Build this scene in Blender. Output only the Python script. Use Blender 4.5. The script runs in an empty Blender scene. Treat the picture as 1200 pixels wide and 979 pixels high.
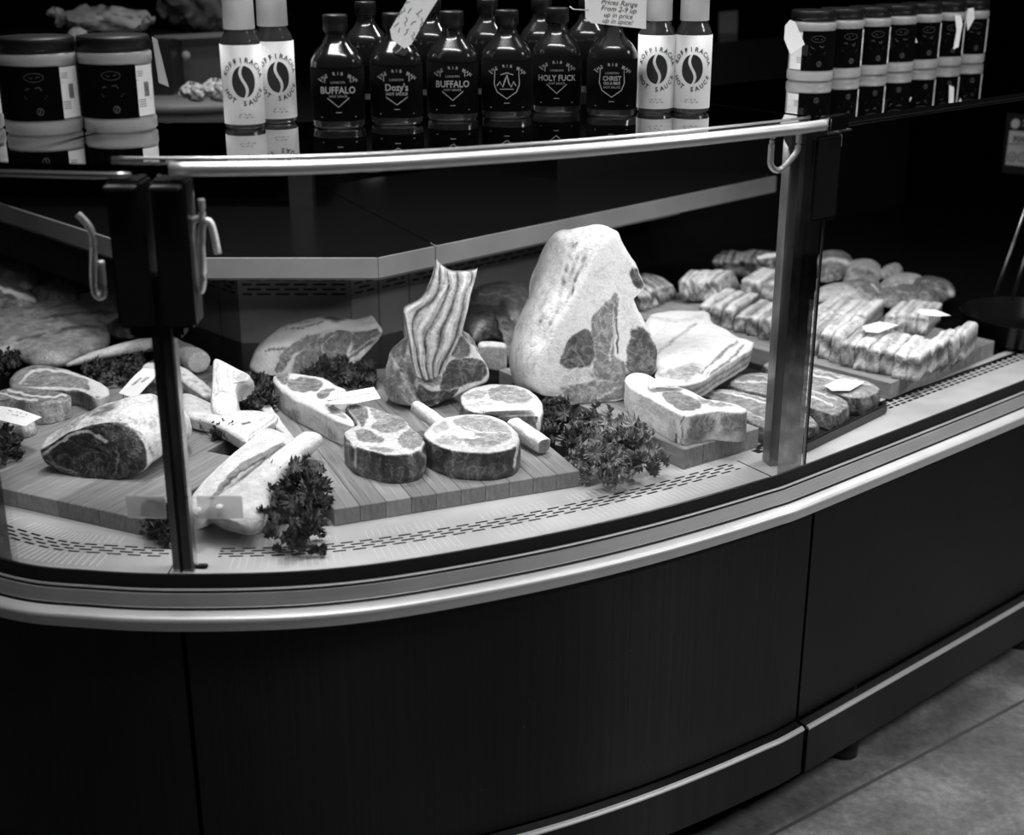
import bpy, bmesh, math, random
import numpy as np
from mathutils import Vector, noise, Matrix
random.seed(7)
S = bpy.context.scene
COL = S.collection
# ------------------------------------------------------------------ camera
H = 1.524; F = 1600.0; TH = math.radians(20)
cd = bpy.data.cameras.new('camera'); cam = bpy.data.objects.new('camera', cd); COL.objects.link(cam)
cam.location = (0, 0, H); cam.rotation_euler = (math.radians(70), 0, 0)
cd.sensor_fit = 'HORIZONTAL'; cd.sensor_width = 36; cd.lens = F/1200*36
cd.dof.use_dof = True; cd.dof.focus_distance = 2.22; cd.dof.aperture_fstop = 3.0
cd.clip_start = .05
S.camera = cam
# ------------------------------------------------------------------ world, lights, exposure
w = bpy.data.worlds.new('world'); S.world = w; w.use_nodes = True
w.node_tree.nodes['Background'].inputs[0].default_value = (1, 1, 1, 1)
w.node_tree.nodes['Background'].inputs[1].default_value = .004
def area(name, loc, target, sx, sy, power, spread=180):
    l = bpy.data.lights.new(name, 'AREA'); l.shape = 'RECTANGLE'; l.size = sx; l.size_y = sy; l.energy = power
    l.spread = math.radians(spread)
    o = bpy.data.objects.new(name, l); COL.objects.link(o); o.location = loc
    o.rotation_euler = (Vector(target)-Vector(loc)).to_track_quat('-Z', 'Y').to_euler()
    return o
area('market_lamp', (-.45, 2.5, 2.75), (-.05, 2.1, .7), .35, .35, 12, 100)
area('market_lamp', (.85, 2.5, 2.7), (.3, 2.2, .7), .4, .3, 7, 100)
area('fill_light', (-.05, 1.25, 3.0), (.05, 1.7, 1.2), 1.3, .07, 9, 110)  # added strip, shaped to streak the bottle shoulders and brighten the rail
area('fill_light', (2.7, 1.2, 2.8), (1.45, 2.1, 0), .5, .5, 11, 80)  # unseen fill, added to brighten the floor and outer panels at right
# lamp strips fixed under the front of the glass shelf, following its curve
for q0, q1, e_w in [((-.80, 1.84), (-.50, 1.73), .5), ((-.43, 1.725), (-.13, 1.76), .75), ((-.10, 1.79), (.17, 1.93), .85), ((.20, 1.95), (.43, 2.11), 1.1), ((.56, 2.22), (.90, 2.52), 1.5)]:
    a_ = Vector((q0[0], q0[1], 1.205)); b_ = Vector((q1[0], q1[1], 1.205)); d_ = (b_-a_).normalized(); n_ = Vector((-d_.y, d_.x, 0))
    o_ = area('shelf_strip_lamp', (a_+b_)/2, (a_+b_)/2, (b_-a_).length, .02, e_w, 170)
    z_ = -(n_*.62+Vector((0, 0, -1))).normalized(); x_ = d_; y_ = z_.cross(x_)
    o_.rotation_euler = Matrix((x_, y_, z_)).transposed().to_euler()
vs = S.view_settings; vs.view_transform = 'Standard'; vs.look = 'None'; vs.gamma = 1; vs.use_curve_mapping = False
vs.exposure = 0.12
# ------------------------------------------------------------------ helpers
def ray(u, v):
    x = (u-600)/F; y = -(v-489.5)/F
    return Vector((x, math.cos(TH)+y*math.sin(TH), -math.sin(TH)+y*math.cos(TH)))
def at(u, v, z):                       # point of the horizontal plane z that the photo shows at u, v
    d = ray(u, v); t = (z-H)/d.z
    return Vector((d.x*t, d.y*t, z))
def on(u, v, p0, n):                   # the same on any plane
    d = ray(u, v); o = Vector((0, 0, H)); t = (p0-o).dot(n)/d.dot(n)
    return o+d*t
def proj(P):
    P = np.asarray(P, float); x = P[:, 0]; y = P[:, 1]; z = P[:, 2]-H
    zc = y*math.cos(TH)-z*math.sin(TH); yc = y*math.sin(TH)+z*math.cos(TH)
    return np.stack([600+F*x/zc, 489.5-F*yc/zc], 1)
def tag(o, label=None, cat=None, group=None, kind=None):
    if label: o['label'] = label
    if cat: o['category'] = cat
    if group: o['group'] = group
    if kind: o['kind'] = kind
    return o
def empty(name, loc=(0, 0, 0), label=None, cat=None, group=None, rz=0):
    o = bpy.data.objects.new(name, None); COL.objects.link(o); o.location = loc; o.rotation_euler = (0, 0, rz)
    o.empty_display_size = .05
    return tag(o, label, cat, group)
def mesh(name, V, Fc, mat=None, parent=None, smooth=False, tone=None):
    m = bpy.data.meshes.new(name); m.from_pydata([tuple(v) for v in V], [], Fc); m.update()
    if smooth: m.polygons.foreach_set('use_smooth', [True]*len(m.polygons))
    if tone is not None:
        a = m.attributes.new('tone', 'FLOAT', 'POINT'); a.data.foreach_set('value', np.asarray(tone, dtype=np.float32))
    if mat: m.materials.append(mat)
    o = bpy.data.objects.new(name, m); COL.objects.link(o)
    if parent: o.parent = parent
    return o
def box(name, c, s, mat, parent=None, rz=0, bev=0.0, seg=2, rx=0, ry=0):
    bm = bmesh.new(); bmesh.ops.create_cube(bm, size=1)
    bmesh.ops.scale(bm, vec=s, verts=bm.verts)
    if bev: bmesh.ops.bevel(bm, geom=bm.edges[:], offset=bev, segments=seg, affect='EDGES')
    M = Matrix.Translation(c) @ Matrix.Rotation(rz, 4, 'Z') @ Matrix.Rotation(ry, 4, 'Y') @ Matrix.Rotation(rx, 4, 'X')
    bmesh.ops.transform(bm, matrix=M, verts=bm.verts)
    m = bpy.data.meshes.new(name); bm.to_mesh(m); bm.free(); m.materials.append(mat)
    o = bpy.data.objects.new(name, m); COL.objects.link(o)
    if parent: o.parent = parent
    return o
def lathe(name, prof, mat, parent=None, n=40, sq=2.0, loc=(0, 0, 0), a0=0, a1=2*math.pi, smooth=True):
    V = []; Fc = []; full = abs(a1-a0-2*math.pi) < 1e-6; m_ = n if full else n+1
    for r, z in prof:
        for i in range(m_):
            a = a0+(a1-a0)*i/n; c, s_ = math.cos(a), math.sin(a)
            k = (abs(c)**sq+abs(s_)**sq)**(-1/sq)
            V.append((loc[0]+r*k*c, loc[1]+r*k*s_, loc[2]+z))
    for j in range(len(prof)-1):
        for i in range(n if full else n):
            a = j*m_+i; b = j*m_+(i+1) % m_
            Fc.append((a, b, b+m_, a+m_))
    return mesh(name, V, Fc, mat, parent, smooth)
def tube(name, pts, r, mat, parent=None, n=10, closed=False):
    P = [Vector(p) for p in pts]; V = []; Fc = []
    rr = r if isinstance(r, (list, tuple)) else [r]*len(P)
    for i, p in enumerate(P):
        a = P[i-1] if (i or closed) else p; b = P[(i+1) % len(P)] if (i < len(P)-1 or closed) else p
        t = (b-a).normalized(); u = t.cross(Vector((0, 0, 1)))
        if u.length < .05: u = t.cross(Vector((0, 1, 0)))
        u.normalize(); w_ = t.cross(u)
        for k in range(n):
            q = 2*math.pi*k/n; V.append(p+(u*math.cos(q)+w_*math.sin(q))*rr[i])
    L = len(P)
    for i in range(L if closed else L-1):
        for k in range(n):
            a = i*n+k; b = i*n+(k+1) % n; c = ((i+1) % L)*n
            Fc.append((a, b, c+(k+1) % n, c+k))
    if not closed:
        Fc.append(tuple(range(n))[::-1]); Fc.append(tuple(range((L-1)*n, L*n)))
    return mesh(name, V, Fc, mat, parent, True)
def catmull(P, N, closed=True):
    P = [np.array(p, float) for p in P]; n = len(P); out = []
    segs = n if closed else n-1
    for k in range(N):
        t = k/N*segs if closed else k/(N-1)*segs
        i = min(int(t), segs-1); f = t-i
        g = (lambda j: P[j % n]) if closed else (lambda j: P[max(0, min(n-1, j))])
        a, b, c, d = g(i-1), g(i), g(i+1), g(i+2)
        out.append(.5*((2*b)+(-a+c)*f+(2*a-5*b+4*c-d)*f*f+(-a+3*b-3*c+d)*f**3))
    return np.array(out)
# ------------------------------------------------------------------ materials
class NT:
    def __init__(s, name):
        s.m = bpy.data.materials.new(name); s.m.use_nodes = True; s.t = s.m.node_tree
        s.t.nodes.clear(); s.out = s.n('ShaderNodeOutputMaterial')
    def n(s, ty, **kw):
        x = s.t.nodes.new(ty)
        for k, v in kw.items(): setattr(x, k, v)
        return x
    def l(s, a, b): s.t.links.new(a, b)
    def math(s, op, a, b=None, c=None, clamp=False):
        x = s.n('ShaderNodeMath', operation=op); x.use_clamp = clamp
        for i, q in enumerate((a, b, c)):
            if q is None: continue
            if isinstance(q, (int, float)): x.inputs[i].default_value = q
            else: s.l(q, x.inputs[i])
        return x.outputs[0]
    def noise(s, scale, detail=3, dist=0, vec=None, rough=.5):
        x = s.n('ShaderNodeTexNoise'); x.inputs['Scale'].default_value = scale; x.inputs['Detail'].default_value = detail
        x.inputs['Distortion'].default_value = dist; x.inputs['Roughness'].default_value = rough
        if vec: s.l(vec, x.inputs['Vector'])
        return x.outputs['Fac']
    def pos(s, sc=(1, 1, 1), rot=(0, 0, 0), gen='Object'):
        c = s.n('ShaderNodeTexCoord'); m = s.n('ShaderNodeMapping'); m.inputs['Scale'].default_value = sc; m.inputs['Rotation'].default_value = rot
        s.l(c.outputs[gen], m.inputs['Vector']); return m.outputs['Vector']
    def ramp(s, fac, stops):
        r = s.n('ShaderNodeValToRGB'); s.l(fac, r.inputs[0]); e = r.color_ramp.elements
        while len(e) < len(stops): e.new(.5)
        for el, (p, v) in zip(e, stops): el.position = p; el.color = (v, v, v, 1)
        return r.outputs[0]
    def bsdf(s, col=None, rough=.5, metal=0, spec=.5, bump=None, bstr=.3, bdist=.002, aniso=0, alpha=None):
        b = s.n('ShaderNodeBsdfPrincipled')
        if isinstance(col, (int, float)): b.inputs['Base Color'].default_value = (col, col, col, 1)
        elif col is not None: s.l(col, b.inputs['Base Color'])
        if isinstance(rough, (int, float)): b.inputs['Roughness'].default_value = rough
        else: s.l(rough, b.inputs['Roughness'])
        b.inputs['Metallic'].default_value = metal; b.inputs['Specular IOR Level'].default_value = spec
        b.inputs['Anisotropic'].default_value = aniso
        if bump is not None:
            u = s.n('ShaderNodeBump'); u.inputs['Strength'].default_value = bstr; u.inputs['Distance'].default_value = bdist
            s.l(bump, u.inputs['Height']); s.l(u.outputs[0], b.inputs['Normal'])
        s.l(b.outputs[0], s.out.inputs[0]); return b
def plain(name, col, rough=.5, metal=0, spec=.5):
    t = NT(name); n = t.noise(60, 2)
    c = t.ramp(n, [(.3, col*.92), (.7, min(1, col*1.08))])
    t.bsdf(c, rough, metal, spec); return t.m
def meat_mat(name, veins=.26, vs_=26, bump=.5):
    t = NT(name); a = t.n('ShaderNodeAttribute', attribute_name='tone').outputs['Fac']
    p = t.pos()
    n1 = t.noise(70, 4, .4, p); n2 = t.noise(260, 3, 0, p); nv = t.noise(vs_, 3, 1.6, p, .6)
    x = t.math('ADD', a, t.math('MULTIPLY', t.math('SUBTRACT', n1, .5), .42))
    x = t.math('ADD', x, t.math('MULTIPLY', t.math('SUBTRACT', n2, .5), .30))
    v = t.math('SUBTRACT', 1, t.math('MULTIPLY', t.math('ABSOLUTE', t.math('SUBTRACT', nv, .5)), 20), clamp=True)
    v = t.math('MULTIPLY', v, veins)
    x = t.math('ADD', x, v)
    c = t.ramp(x, [(0, .012), (.22, .06), (.4, .17), (.55, .30), (.72, .50), (.95, .76)])
    rr = t.ramp(x, [(0, .28), (1, .5)])
    t.bsdf(c, rr, 0, .45, t.math('ADD', n2, n1), bump, .0025); return t.m
M_meat = meat_mat('marbled_meat', .18); M_fat = meat_mat('fat_and_bone', .06, 15, .6)
def wood_mat():
    t = NT('beech_wood'); oi = t.n('ShaderNodeObjectInfo')
    p = t.pos((60, 3, 20)); n = t.noise(2.2, 5, 1.2, p, .6); p2 = t.pos((400, 10, 60)); n2 = t.noise(2, 2, 0, p2)
    x = t.math('ADD', t.math('MULTIPLY', n, .7), t.math('MULTIPLY', n2, .3))
    x = t.math('ADD', x, t.math('MULTIPLY', t.math('SUBTRACT', oi.outputs['Random'], .5), .22))
    c = t.ramp(x, [(.2, .10), (.5, .23), (.8, .36)])
    t.bsdf(c, .55, 0, .3, x, .25, .001); return t.m
M_wood = wood_mat()
def steel_mat(name, lo, hi, rough=.32, sc=(3, 3, 500), metal=1, aniso=.3):
    t = NT(name); p = t.pos(sc); n = t.noise(1.5, 3, 0, p); n2 = t.noise(14, 3, 0, t.pos())
    x = t.math('ADD', t.math('MULTIPLY', n, .6), t.math('MULTIPLY', n2, .4))
    c = t.ramp(x, [(.3, lo), (.7, hi)])
    t.bsdf(c, t.ramp(x, [(.3, rough*.85), (.7, rough*1.2)]), metal, .5, aniso=aniso); return t.m
M_steel = steel_mat('brushed_steel', .55, .72, .3)
M_rail = steel_mat('polished_rail', .85, .95, .36, (3,3,500), .7)
M_satin = steel_mat('satin_rail', .50, .62, .45, (3, 3, 500), .5)
M_satindark = steel_mat('satin_rail_dark', .30, .38, .5, (3, 3, 500), .5)
M_bumper = steel_mat('bright_bumper', .80, .92, .42, (3, 3, 500), .45)
M_reflection = plain('reflection_pale', .66, .5)  # pale colour of the reflected light stripes on the deck
M_deck = steel_mat('satin_steel_deck', .50, .66, .55, (3, 3, 3), .35, 0)
M_riser = steel_mat('back_panel_steel', .30, .42, .45, (3, 3, 3), .5, 0)
M_nosing = steel_mat('nosing_steel', .24, .33, .55, (3, 3, 3), .3, 0)
M_mirror = plain('mirror_steel', .55, .08, 1)
M_black = plain('black_plastic', .012, .35)
M_rubber = plain('black_rubber', .015, .5, 0, .4)
M_worktop = plain('black_worktop', .006, .22, 0, .3)
M_dark = plain('dark_void', .008, .9, 0, .1)
def panel_mat():
    t = NT('dark_brushed_panel'); p = t.pos((220, 220, 2)); n = t.noise(1.2, 3, 0, p); n2 = t.noise(3, 4, 0, t.pos())
    n3 = t.noise(160, 1, 0, t.pos()); sp = t.ramp(n3, [(.80, 0), (.84, .09)])
    x = t.math('ADD', t.math('MULTIPLY', n, .5), t.math('MULTIPLY', n2, .5))
    c = t.ramp(x, [(.3, .014), (.7, .030)])
    ad = t.math('ADD', c, sp)
    b = t.bsdf(ad, t.ramp(x, [(.3, .30), (.7, .38)]), .5, .5, aniso=.92); b.inputs['Anisotropic Rotation'].default_value = .25
    tg = t.n('ShaderNodeTangent', direction_type='RADIAL', axis='Z'); t.l(tg.outputs[0], b.inputs['Tangent']); return t.m
M_panel = panel_mat()
M_postface = steel_mat('post_face_steel', .08, .24, .22, (30, 30, 4), .7)
def floor_mat():
    t = NT('worn_concrete'); p = t.pos(); n = t.noise(5, 6, .3, p, .65); n2 = t.noise(60, 5, 0, p, .7); n3 = t.noise(140, 1, 0, p)
    x = t.math('ADD', t.math('MULTIPLY', n, .65), t.math('MULTIPLY', n2, .35))
    c = t.ramp(x, [(.32, .07), (.5, .16), (.66, .32)])
    c = t.math('ADD', c, t.ramp(n3, [(.78, 0), (.82, .3)]))
    t.bsdf(c, .75, 0, .3, x, .6, .004); return t.m
M_floor = floor_mat()
def glass_mat(name, ior=1.5, tint=.97, edge=False):
    t = NT(name); tr = t.n('ShaderNodeBsdfTransparent'); tr.inputs[0].default_value = (tint, tint, tint, 1)
    g = t.n('ShaderNodeBsdfGlossy'); g.inputs['Roughness'].default_value = .01; g.inputs[0].default_value = (1, 1, 1, 1)
    f = t.n('ShaderNodeFresnel'); f.inputs[0].default_value = ior
    # faint smears on the pane
    n = t.noise(6, 5, .5, t.pos(), .7); k = t.math('MULTIPLY', f.outputs[0], t.ramp(n, [(.3, .8), (.7, 1)]))
    m = t.n('ShaderNodeMixShader'); t.l(k, m.inputs[0]); t.l(tr.outputs[0], m.inputs[1]); t.l(g.outputs[0], m.inputs[2])
    t.l(m.outputs[0], t.out.inputs[0]); return t.m
M_glass = glass_mat('clear_glass', 1.28); M_shelfglass = glass_mat('smoked_shelf_glass', 1.7, .55)
def frost_mat(name, col, a):
    t = NT(name); d = t.n('ShaderNodeBsdfPrincipled'); d.inputs['Base Color'].default_value = (col, col, col, 1); d.inputs['Roughness'].default_value = .3
    tr = t.n('ShaderNodeBsdfTransparent'); m = t.n('ShaderNodeMixShader'); n = t.noise(40, 2, 0, t.pos())
    t.l(t.math('MULTIPLY', t.ramp(n, [(.3, .8), (.7, 1)]), a), m.inputs[0]); t.l(tr.outputs[0], m.inputs[1]); t.l(d.outputs[0], m.inputs[2])
    t.l(m.outputs[0], t.out.inputs[0]); return t.m
M_frost = frost_mat('clear_plastic', .8, .45)
M_paper = plain('white_paper', .85, .7); M_papergrey = plain('grey_paper', .42, .7)
M_ink = plain('black_ink', .01, .7); M_inkgrey = plain('pale_print', .26, .6); M_inkdim = plain('dim_print', .06, .6)
M_mayo = plain('mayonnaise', .28, .35); M_sauce = plain('dark_sauce', .010, .16, 0, .6)
M_koffi = plain('hot_sauce', .045, .12, 0, .6)
M_label = plain('black_label', .002, .95, 0, .02); M_whitelabel = plain('white_label', .72, .5); M_cap = plain('black_cap', .005, .45, 0, .25)
M_whitecap = plain('white_shrink_cap', .74, .4)
def kale_mat(name, lo, hi):
    t = NT(name); n = t.noise(80, 4, .5, t.pos()); oi = t.n('ShaderNodeObjectInfo')
    x = t.math('ADD', n, t.math('MULTIPLY', t.math('SUBTRACT', oi.outputs['Random'], .5), .2))
    t.bsdf(t.ramp(x, [(.3, lo), (.7, hi)]), .55, 0, .3, n, .5, .002); return t.m
M_kale = kale_mat('dark_kale', .018, .10); M_kale2 = kale_mat('pale_kale', .07, .24)
# ------------------------------------------------------------------ counter path: the curved front edge, seen from above
def build_path():
    pts = [(-1.9, 2.9), (-1.35, 2.25), (-1.0, 1.93), (-.72, 1.738), (-.59, 1.703), (-.452, 1.690), (-.236, 1.707), (0, 1.795), (.167, 1.879), (.30, 1.960), (.413, 2.037), (.484, 2.092), (1.002, 2.534), (1.6, 3.055), (2.6, 3.92)]
    P = catmull(pts, 900, False)
    for _ in range(450):                       # fair the curve
        P[1:-1] = P[1:-1]*.5+.25*(P[:-2]+P[2:])
    d = np.r_[0, np.cumsum(np.hypot(*np.diff(P, axis=0).T))]
    i0 = np.argmin(np.abs(P[:, 0]+.452)); return P, d-d[i0]
PP, PD = build_path()
def path(s, off=0, z=None):
    x = np.interp(s, PD, PP[:, 0]); y = np.interp(s, PD, PP[:, 1])
    x2 = np.interp(s+.01, PD, PP[:, 0])-np.interp(s-.01, PD, PP[:, 0]); y2 = np.interp(s+.01, PD, PP[:, 1])-np.interp(s-.01, PD, PP[:, 1])
    L = math.hypot(x2, y2) or 1; nx, ny = y2/L, -x2/L
    return Vector((x+nx*off, y+ny*off, 0 if z is None else z))
SJ = float(np.interp(.479, PP[:, 0], PD))     # right-hand joint
S0, S1 = float(PD[0])+.03, float(PD[-1])-.03
def sweep(name, prof, s0, s1, mat, parent=None, ds=.012, smooth=False, cap=True):
    n = max(2, int((s1-s0)/ds)+1); V = []; Fc = []; k = len(prof)
    for i in range(n):
        s = s0+(s1-s0)*i/(n-1)
        for off, z in prof: V.append(path(s, off, z))
    for i in range(n-1):
        for j in range(k-1): Fc.append((i*k+j, i*k+j+1, (i+1)*k+j+1, (i+1)*k+j))
    if cap:
        Fc.append(tuple(range(k))); Fc.append(tuple(range((n-1)*k, n*k))[::-1])
    o = mesh(name, V, Fc, mat, parent, smooth)
    return o
DZ = .68; SZ = 1.242
# ------------------------------------------------------------------ setting
def struct(o): return tag(o, kind='structure')
struct(mesh('floor', [(-4, -1.5, 0), (5, -1.5, 0), (5, 8, 0), (-4, 8, 0)], [(0, 1, 2, 3)], M_floor))
# slab joint across the floor, and a raised old patch edge
a, b = at(905, 979, 0), at(1200, 822, 0); d = (b-a).normalized()
nrm = Vector((-d.y, d.x, 0))
a2, b2 = a-d*2, b+d*3
q = [a2+nrm*.0035, b2+nrm*.0035, b2-nrm*.0035, a2-nrm*.0035]
struct(mesh('trim_1', [tuple(v+Vector((0, 0, .0015))) for v in q], [(0, 1, 2, 3)], plain('joint_grit', .07, .9)))
struct(mesh('wall_back', [(-4, 7.5, 0), (5, 7.5, 0), (5, 7.5, 3), (-4, 7.5, 3)], [(0, 1, 2, 3)], M_dark))
# ------------------------------------------------------------------ the display counter
counter = empty('display_counter', path(0, .2, 0), 'curved corner display counter of dark panels with a steel rail and bright perforated deck', 'counter')
def cp(o):                                   # parent keeping world coordinates
    o.parent = counter; o.matrix_parent_inverse = Matrix.Translation(-counter.location); return o
g = .0035
for s0, s1, nm in [(S0, -g, 'left'), (g, SJ-g, 'mid'), (SJ+g, S1, 'right')]:
    dz = -.006 if nm == 'right' else 0
    cp(sweep('front_panel', [(.030, .612+dz), (.030, .212), (.012, .212), (.012, .612+dz)], s0, s1, M_panel))
for s0, s1 in [(S0, SJ-g), (SJ+g, S1)]:
    off = .0 if s0 < 0 else .004
    cp(sweep('plinth', [(.030+off, .207), (.048+off, .203), (.050+off, .199), (.050+off, .112), (.020, .108)], s0, s1, M_panel))
    cp(sweep('plinth_ledge', [(.0445+off, .2052), (.0490+off, .2042), (.0512+off, .2015), (.0512+off, .1990), (.0445+off, .1990)], s0, s1, M_rail))
cp(sweep('plinth_recess', [(-.06, .215), (-.06, .06)], S0, S1, M_dark, cap=False))
for s in (-.9, -.3, .35, SJ+.25, SJ+.9):
    p = path(s, -.04, .055); cp(lathe('foot', [(.0, 0), (.03, 0), (.03, .02), (.015, .03), (.015, .16)], M_black, None, 20, 2, (p.x, p.y, 0)))
cp(sweep('inner_shell', [(.0, .63), (.0, .60), (-.02, .2)], S0, S1, M_dark, cap=False))
# front rail, a sweep of stepped and rounded mouldings
ZC = lambda pr: [(o_, .68-(.68-z_)*.86) for o_, z_ in pr]
cp(sweep('glass_channel', ZC([(-.001, .6801), (.003, .6795), (.004, .657), (.008, .6565)]), S0, S1, M_rubber, cap=False))
cp(sweep('rail_lip', ZC([(.0075, .6580), (.0105, .6582), (.0115, .6570), (.0115, .6555)]), S0, S1, M_satin, cap=False))
cp(sweep('rail_groove', ZC([(.0115, .6555), (.0105, .6535), (.0110, .6520), (.0125, .6525)]), S0, S1, M_rubber, cap=False))
cp(sweep('rail_band', ZC([(.0120, .6525), (.0145, .6520), (.0235, .6345), (.0245, .6335)]), S0, S1, M_satindark, cap=False))
cp(sweep('rail_groove', ZC([(.0245, .6335), (.0235, .6305), (.0255, .6285)]), S0, S1, M_rubber, cap=False))
pf = ZC([(.0255, .6290)]+[(.0255+.018*math.sin(a_), .6290-.009*(1-math.cos(a_))) for a_ in [x*math.pi/16 for x in range(1, 9)]])
cp(sweep('bumper', pf+ZC([(.0435, .618)]), S0, S1, M_bumper, smooth=True, cap=False))
cp(sweep('bumper_face', ZC([(.0430, .6175), (.0425, .6160), (.0410, .6020), (.0390, .6005), (.028, .6005)]), S0, S1, M_bumper, cap=False))
# deck: perforated strip (real slots) and solid floor behind
def slotted(name, s0, s1, rows, off0, z, mat, ds=.0052, w_slot=.0042, w_gap=.0042, pattern=(4, 2), depth0=None):
    # rows of slots run along the counter; each row's slots are shifted against the next
    edges = [off0]
    bands = []
    if depth0: edges.append(depth0)
    bands.append(None) if depth0 else None
    o = edges[-1]
    for r in range(rows):
        edges.append(o-w_slot); bands.append(r); o -= w_slot
        if r < rows-1: edges.append(o-w_gap); bands.append(None); o -= w_gap
    n = int((s1-s0)/ds); V = []; Fc = []
    for i in range(n+1):
        for e in edges: V.append(path(s0+i*ds, e, z))
    k = len(edges); per = pattern[0]+pattern[1]
    for i in range(n):
        for j, bnd in enumerate(bands):
            if bnd is not None and 3 <= i < n-3 and (i+bnd*3) % per < pattern[0]: continue
            Fc.append((i*k+j, i*k+j+1, (i+1)*k+j+1, (i+1)*k+j))
    cp(mesh(name, V, Fc, mat)); return o
rowoff0 = -.052
end = slotted('perforated_strip', .022, SJ-.075, 4, 0.0, DZ, M_deck, depth0=rowoff0)
slotted('perforated_strip', S0, -.02, 4, 0.0, DZ, M_deck, depth0=rowoff0)
slotted('perforated_strip', SJ-.015, S1, 3, 0.0, DZ, M_deck, depth0=-.072, ds=.005, w_slot=.006, w_gap=.004, pattern=(3, 1))
for a_, b_ in ((-.02, .022), (SJ-.075, SJ-.015)):
    cp(sweep('deck_plate', [(0, DZ), (end, DZ)], a_, b_, M_deck, cap=False))
cp(sweep('air_duct', [(-.045, DZ-.004), (-.045, DZ-.03), (-.115, DZ-.03), (-.115, DZ-.004)], S0, S1, M_dark, cap=False))
# pale raised ribs across the strip, reflected light put into colour and shape
def reflection_stripes(s0, s1, st, o0, o1):
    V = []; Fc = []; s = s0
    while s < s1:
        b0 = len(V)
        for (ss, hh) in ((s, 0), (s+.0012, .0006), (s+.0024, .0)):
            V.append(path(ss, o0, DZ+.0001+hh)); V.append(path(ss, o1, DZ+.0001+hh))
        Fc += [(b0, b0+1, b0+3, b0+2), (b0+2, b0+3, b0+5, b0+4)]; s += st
    o = cp(mesh('reflection_stripe', V, Fc, M_reflection)); o['kind'] = 'stuff'
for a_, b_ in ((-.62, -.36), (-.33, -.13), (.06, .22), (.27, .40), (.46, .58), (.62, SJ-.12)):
    reflection_stripes(a_, b_, .0105, -.012, -.050); reflection_stripes(a_, b_, .0105, end-.004, end-.03)
# riser and inner worktop follow the same corner
def arm(c0, c1, z, ang=44, L=2.6):
    a_ = math.radians(ang); al = math.radians(180-46)
    return [Vector((c0[0]+math.cos(al)*L, c0[1]+math.sin(al)*L, z)), Vector((c0[0], c0[1], z)), Vector((c1[0], c1[1], z)), Vector((c1[0]+math.cos(a_)*L, c1[1]+math.sin(a_)*L, z))]
rz0 = at(283, 402, DZ); rz1 = at(413, 402, DZ); ry = rz0.y
rise = [(rz0.x, ry), (rz1.x, ry)]
# solid deck floor polygon strip behind the slots up to the riser
V = []; Fc = []; ss = np.linspace(S0, S1, 80)
A = arm((rise[0]), (rise[1]), DZ, L=2.9)
def inner_pt(t):     # t 0..1 along inner polyline
    seg = [(A[0], A[1], .0, .42), (A[1], A[2], .42, .52), (A[2], A[3], .52, 1.)]
    for p, q_, t0, t1 in seg:
        if t <= t1: return p.lerp(q_, (t-t0)/(t1-t0))
    return A[3]
cp(sweep('deck_plate', [(end, DZ), (-.20, DZ)], S0, SJ+.0, M_deck, cap=False)); cp(sweep('deck_plate', [(-.108, DZ), (-.125, DZ)], SJ, S1, M_deck, cap=False))
for i, s in enumerate(ss):
    V.append(path(s, end-.001, DZ-.0008)); V.append(inner_pt(i/79))
for i in range(79): Fc.append((2*i, 2*i+1, 2*i+3, 2*i+2))
cp(mesh('deck_floor', V, Fc, M_worktop))
NZ = .948
n0 = at(443, 303, NZ); mid = -.452*.0+(rz0.x+rz1.x)/2
n0L = Vector((2*(-.43)-n0.x, n0.y, NZ))
def prism(name, pts, z0, z1, mat):
    k = len(pts); V = [(p[0], p[1], z0) for p in pts]+[(p[0], p[1], z1) for p in pts]
    Fc = [tuple(range(k))[::-1], tuple(range(k, 2*k))]+[(i, (i+1) % k, k+(i+1) % k, k+i) for i in range(k)]
    return mesh(name, V, Fc, mat)
# riser panels with louvre slots (real slots backed by a dark duct)
def riser(p, q, z0, z1, slots=True, rows=4, zc=None):
    p = Vector((p[0], p[1], 0)); q = Vector((q[0], q[1], 0)); L = (q-p).length; e = (q-p)/L
    us = []; x = 0; du = .0095
    n = max(4, int(L/du)); du = L/n
    zs = [z0]; zt = z1-.110; hs = .0042; gp = .0062
    base = zt-(rows*hs+(rows-1)*gp); zs.append(base); bands = [None]
    for r in range(rows):
        zs.append(zs[-1]+hs); bands.append(r)
        if r < rows-1: zs.append(zs[-1]+gp); bands.append(None)
    zs.append(z1); bands.append(None)
    V = []; Fc = []; k = len(zs)
    for i in range(n+1):
        for z in zs: V.append(tuple((p+e*du*i)[:2])+(z,))
    for i in range(n):
        for j, b_ in enumerate(bands):
            if b_ is not None and 1 <= i < n-1 and (i+b_*2) % 4 < 3 and slots: continue
            Fc.append((i*k+j, (i+1)*k+j, (i+1)*k+j+1, i*k+j+1))
    cp(mesh('riser_panel', V, Fc, M_riser))
RT = .93
al, ar = math.radians(134), math.radians(44)
pL = Vector((rise[0][0], rise[0][1], 0)); pR = Vector((rise[1][0], rise[1][1], 0))
eL = Vector((math.cos(al), math.sin(al), 0)); eR = Vector((math.cos(ar), math.sin(ar), 0))
riser(pL, pR, DZ, RT)
cuts = [0, .075, .16, .62, 1.1, 1.6, 2.1]
for a_, b_ in zip(cuts[:4], cuts[1:4]):
    riser(pR+eR*(a_+.0012), pR+eR*(b_-.0012), DZ, RT)
for a_, b_ in zip(cuts, cuts[1:]):
    riser(pL+eL*(b_-.0012), pL+eL*(a_+.0012), DZ, RT)
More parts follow.
